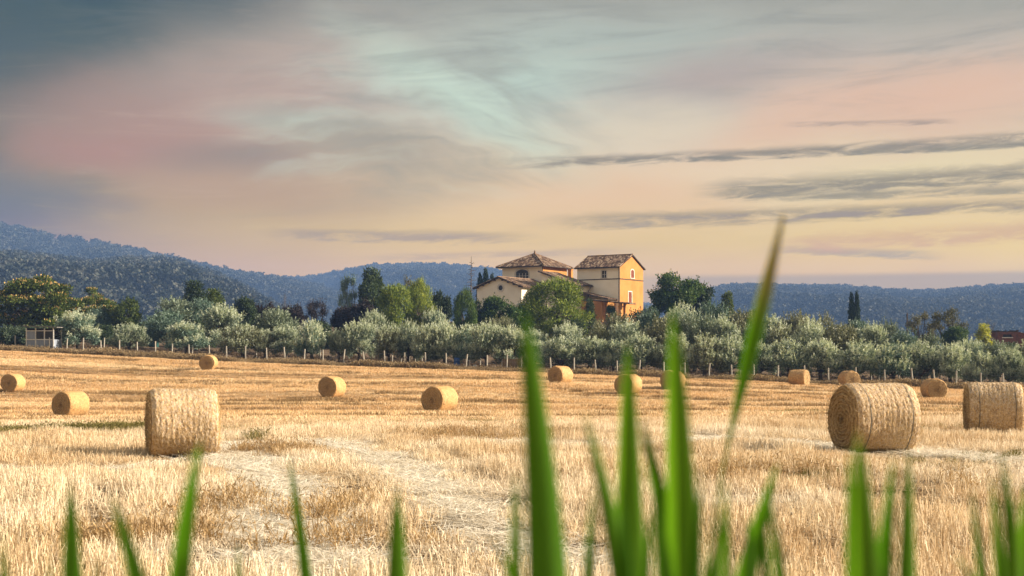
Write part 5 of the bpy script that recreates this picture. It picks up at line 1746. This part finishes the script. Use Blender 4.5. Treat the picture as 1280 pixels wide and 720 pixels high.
BM_near = [bale_meshes(1, 160, 84, 40, 3800, 'bale_side'), bale_meshes(2, 160, 84, 40, 3800, 'bale_side')]
BM_far = [bale_meshes(3), bale_meshes(4)]
BALE_LABEL = ['round bale cut off by the left edge, on the golden rows', 'round bale with bright lit side near the left edge of the field',
              'large near round bale at the left seen from its wrapped side', 'small distant round bale with its end to the viewer, close to the fence',
              'round bale left of the middle, its shaded coiled end to the left', 'round bale in the middle of the field with orange lit side',
              'round bale just right of the tallest grass blade, near the fence', 'round bale behind the upright grass blade, front one of two',
              'round bale behind the second upright grass blade, slightly farther back', 'distant round bale showing its wrapped side and a lit right end',
              'distant round bale peeping out behind the large right bale', 'large near round bale at the right showing its coiled left end',
              'round bale with its coiled end to the viewer between the two big right bales', 'large pale round bale at the right edge seen from its wrapped side']
for i, (px, py, Y, side, cv) in enumerate(BALES):
    near = Y < 40
    sd_, en_, ls_, nt_ = (BM_near if near else BM_far)[i % 2]
    u = (px - 640) / F
    x = u * Y
    z = h1(x, Y)
    # visible end normal in view frame: side*sqrt(1-cv^2) across, -cv towards the camera, turned to this line of sight
    phi = math.atan(u)
    cx, cy = side * math.sqrt(1 - cv * cv), -cv
    ax = (cx * math.cos(phi) + cy * math.sin(phi), -cx * math.sin(phi) + cy * math.cos(phi))
    ang = math.atan2(ax[1], ax[0])
    e = link('straw_bale', None, None, (x, Y + .05, z + BD / 2 - .035), (0, 0, ang))
    tag(e, BALE_LABEL[i], 'straw bale', 'round straw bales on the field')
    link('side', sd_, e)
    for q in en_: link('end_face', q, e)
    l_ = link('loose_straw', ls_, e); l_["kind"] = 'stuff'
    if near and i > 2: link('net_edge', nt_, e)

# ------------------------------------------------------------------ tall grass at the near edge of the field
def make_blade_material(name, z0=None, z1=None):
    m, t, bs = material(name, 0.5, 0.3)
    p = opos(t)
    n = t.noise(t.mapping(p, (8, 8, 1.5)), 1.0, 3, 0.5)
    oi = t.n.new('ShaderNodeObjectInfo').outputs['Random']
    col = t.ramp(t.add(t.mul(n, 0.6), t.mul(oi, 0.45)), [(0.1, (0.03, 0.10, 0.006, 1)), (0.5, (0.065, 0.19, 0.012, 1)), (0.9, (0.16, 0.33, 0.03, 1))])
    if z0:
        zs = t.n.new('ShaderNodeSeparateXYZ'); t.l.new(p, zs.inputs[0])
        col = t.mix(t.step(t.add(zs.outputs[2], t.mul(t.sub(n, 0.5), 0.03)), z0, z1), col, (0.27, 0.22, 0.14, 1))
    t.l.new(col, bs.inputs['Base Color'])
    tr = t.n.new('ShaderNodeBsdfTranslucent'); t.l.new(t.mix(1.0, col, (1.2, 1.3, 0.4, 1), 'MULTIPLY'), tr.inputs[0])
    ms = t.n.new('ShaderNodeMixShader'); ms.inputs[0].default_value = 0.4
    t.l.new(bs.outputs[0], ms.inputs[1]); t.l.new(tr.outputs[0], ms.inputs[2])
    t.l.new(ms.outputs[0], t.n['Material Output'].inputs[0])
    return m


MAT['blade'] = make_blade_material('green_grass_blade')
MAT['blade_dry'] = make_blade_material('withering_grass_blade', 1.60, 1.65)


def smooth_path(pts, step=0.012, win=9):
    pts = np.array(pts, float)
    L = np.r_[0, np.cumsum(np.linalg.norm(np.diff(pts, axis=0), axis=1))]
    n = max(int(L[-1] / step), 12)
    s_ = np.linspace(0, L[-1], n)
    q = np.stack([np.interp(s_, L, pts[:, k]) for k in range(3)], -1)
    for _ in range(2):
        qp = np.concatenate([2 * q[:1] - q[win:0:-1], q, 2 * q[-1:] - q[-2:-win - 2:-1]])
        c = np.cumsum(np.concatenate([np.zeros((1, 3)), qp]), axis=0)
        k = 2 * win + 1
        q = (c[k:] - c[:-k]) / k
    return [p for p in q[::2]] + [q[-1]]


def blade_mesh(pix, Y, wpx, base, seed, drytip=False):
    """pix: photo pixels from the tip down to the frame's lower edge; the blade goes on down to the tuft's base"""
    r = NPR(seed)
    pix = [(pix[0][0] + (pix[0][0] - pix[1][0]) * 0.12, pix[0][1] + (pix[0][1] - pix[1][1]) * 0.12)] + list(pix[1:])
    path = [P(px, py, Y + 0.03 * i) for i, (px, py) in enumerate(pix)]
    last = path[-1]
    path.append((last * 0.55 + np.array(base) * 0.45) + np.array((0.012, 0, -0.05)))
    path.append(np.array(base, float) + r.normal(0, .008, 3) * (1, 1, 0))
    cl = smooth_path(path)
    n = len(cl)
    L = np.r_[0, np.cumsum([np.linalg.norm(cl[i + 1] - cl[i]) for i in range(n - 1)])]
    w = 1.65 * wpx * Y / F
    b = MB()
    for i, p in enumerate(cl):
        s = L[i] / L[-1]
        ww = w * min(1.0, (L[i] / (0.10 + w * 4)) ** 0.6 + 0.03) * (1 - 0.45 * max(0, s - 0.35) / 0.65)
        if drytip:      # the long arching leaf narrows again to a thin stalk
            ww = max(w * math.sin(math.pi * min(L[i] / 0.215, 1.0) ** 0.75) ** 1.25 if L[i] < 0.215 else 0, 0.0022)
        tw = 0.25 * math.sin(seed + s * 3.0)
        d = cl[min(i + 1, n - 1)] - cl[max(i - 1, 0)]; d /= np.linalg.norm(d)
        sdv = unit(np.cross(d, np.array((math.sin(tw), math.cos(tw), 0))))
        nv = np.cross(d, sdv)
        b.v += [tuple(p - base - sdv * ww / 2), tuple(p - base + nv * ww * 0.3), tuple(p - base + sdv * ww / 2)]
    for i in range(n - 1):
        m_ = 1 if drytip else 0
        k = i * 3
        b.f += [[k, k + 1, k + 4, k + 3], [k + 1, k + 2, k + 5, k + 4]]; b.mi += [m_, m_]
    return b.mesh('blade', [MAT['blade'], MAT['blade_dry']], True)


TUFTS = [  # label, depth, base px, blades (pixels tip..bottom, width px, dry tip)
    ('grass shoot rising at the very left edge', 0.85, -2, [([(4, 668), (6, 725)], 16, 0)]),
    ('single upright grass blade near the lower left corner', 0.9, 88, [([(88, 604), (90, 660), (88, 725)], 25, 0), ([(60, 690), (66, 725)], 10, 0), ([(122, 694), (108, 684), (98, 725)], 10, 0)]),
    ('pair of grass blades forming a V in front of the large left bale', 0.85, 208, [([(143, 622), (168, 668), (205, 725)], 27, 0), ([(248, 558), (228, 615), (215, 670), (212, 725)], 25, 0)]),
    ('short grass shoot right of the V shaped pair', 1.0, 305, [([(298, 685), (303, 725)], 16, 0)]),
    ('thin pale grass blade below the bale left of the middle', 1.15, 390, [([(362, 575), (366, 625), (378, 680), (392, 725)], 10, 0)]),
    ('single pointed grass blade standing in the lower middle', 0.85, 494, [([(496, 615), (495, 670), (494, 725)], 30, 0)]),
    ('tall grass clump with the broad blade left of the middle bales', 0.78, 690, [([(656, 392), (668, 465), (680, 560), (690, 725)], 36, 0), ([(645, 596), (643, 660), (639, 725)], 17, 0), ([(618, 668), (640, 655), (662, 690), (676, 725)], 11, 0), ([(742, 612), (735, 670), (727, 725)], 15, 0)]),
    ('grass clump with upright blades in front of the middle pair of bales', 0.82, 800, [([(785, 440), (783, 540), (784, 640), (790, 725)], 27, 0), ([(732, 522), (750, 580), (772, 640), (798, 725)], 20, 0), ([(776, 610), (770, 660), (790, 725)], 16, 0), ([(812, 640), (806, 668), (796, 725)], 15, 0)]),
    ('leaning grass clump right of the middle with forked blades', 0.8, 858, [([(842, 395), (846, 480), (850, 600), (858, 725)], 29, 0), ([(803, 525), (822, 580), (842, 650), (860, 725)], 22, 0), ([(818, 610), (830, 660), (846, 725)], 24, 0), ([(905, 648), (884, 650), (868, 685), (862, 725)], 14, 0), ([(876, 590), (868, 640), (862, 725)], 13, 0)]),
    ('longest grass stem arching up over the skyline with a withered tip', 0.95, 868, [([(978, 278), (966, 360), (945, 430), (915, 530), (885, 615), (870, 725)], 13, 1)]),
    ('spreading low grass clump below the arching stem', 0.8, 930, [([(970, 585), (948, 640), (925, 685), (905, 725)], 24, 0), ([(962, 615), (982, 660), (996, 725)], 17, 0), ([(907, 605), (908, 660), (910, 725)], 14, 0), ([(935, 650), (940, 725)], 22, 0), ([(900, 640), (888, 690), (880, 725)], 16, 0), ([(955, 650), (960, 690), (962, 725)], 18, 0)]),
    ('thick grass clump in front of the large right bale', 0.78, 1090, [([(1073, 545), (1080, 600), (1088, 660), (1090, 725)], 30, 0), ([(1117, 575), (1110, 620), (1098, 670), (1096, 725)], 20, 0), ([(1062, 570), (1064, 640), (1068, 725)], 14, 0), ([(1082, 600), (1080, 660), (1078, 725)], 26, 0)]),
    ('single upright grass blade right of the thick clump', 0.85, 1134, [([(1135, 570), (1134, 640), (1133, 725)], 21, 0)]),
    ('grass clump with bent blades near the lower right corner', 0.85, 1275, [([(1252, 572), (1260, 625), (1272, 680), (1280, 725)], 22, 0), ([(1196, 690), (1215, 668), (1240, 690), (1258, 725)], 11, 0), ([(1216, 615), (1228, 660), (1242, 725)], 12, 0), ([(1282, 610), (1284, 660), (1284, 725)], 24, 0), ([(1240, 600), (1243, 640), (1262, 725)], 14, 0), ([(1268, 630), (1270, 680), (1272, 725)], 22, 0)]),
]
seed = 900
for lab, Y, bpx, blades in TUFTS:
    bx_ = (bpx - 640) * Y / F
    base = np.array((bx_, Y + .1, h1(bx_, Y + .1) - 0.01))
    e = link('grass_clump', None, None, base)
    tag(e, lab, 'grass clump', 'tall green grass at the near edge of the field')
    for pix, w, dry in blades:
        seed += 1
        link('blade', blade_mesh(pix, Y + (seed % 5 - 2) * .025, w, base, seed, dry), e)

# ------------------------------------------------------------------ air
hm = bpy.data.materials.new('haze'); hm.use_nodes = True
t = NT(hm.node_tree); t.n.clear()
pv = t.n.new('ShaderNodeVolumePrincipled')
pv.inputs['Color'].default_value = (0.26, 0.47, 1.0, 1)
pv.inputs['Density'].default_value = HAZE_K
pv.inputs['Anisotropy'].default_value = 0.0
t.l.new(pv.outputs[0], t.n.new('ShaderNodeOutputMaterial').inputs['Volume'])
b = MB(); b.box(-2450, 2450, -300, 3250, -12, HAZE_TOP)
hb = link('haze', b.mesh('haze', [hm]))
tag(hb, 'thin bluish evening haze in the air over the whole valley', None, None, 'stuff')
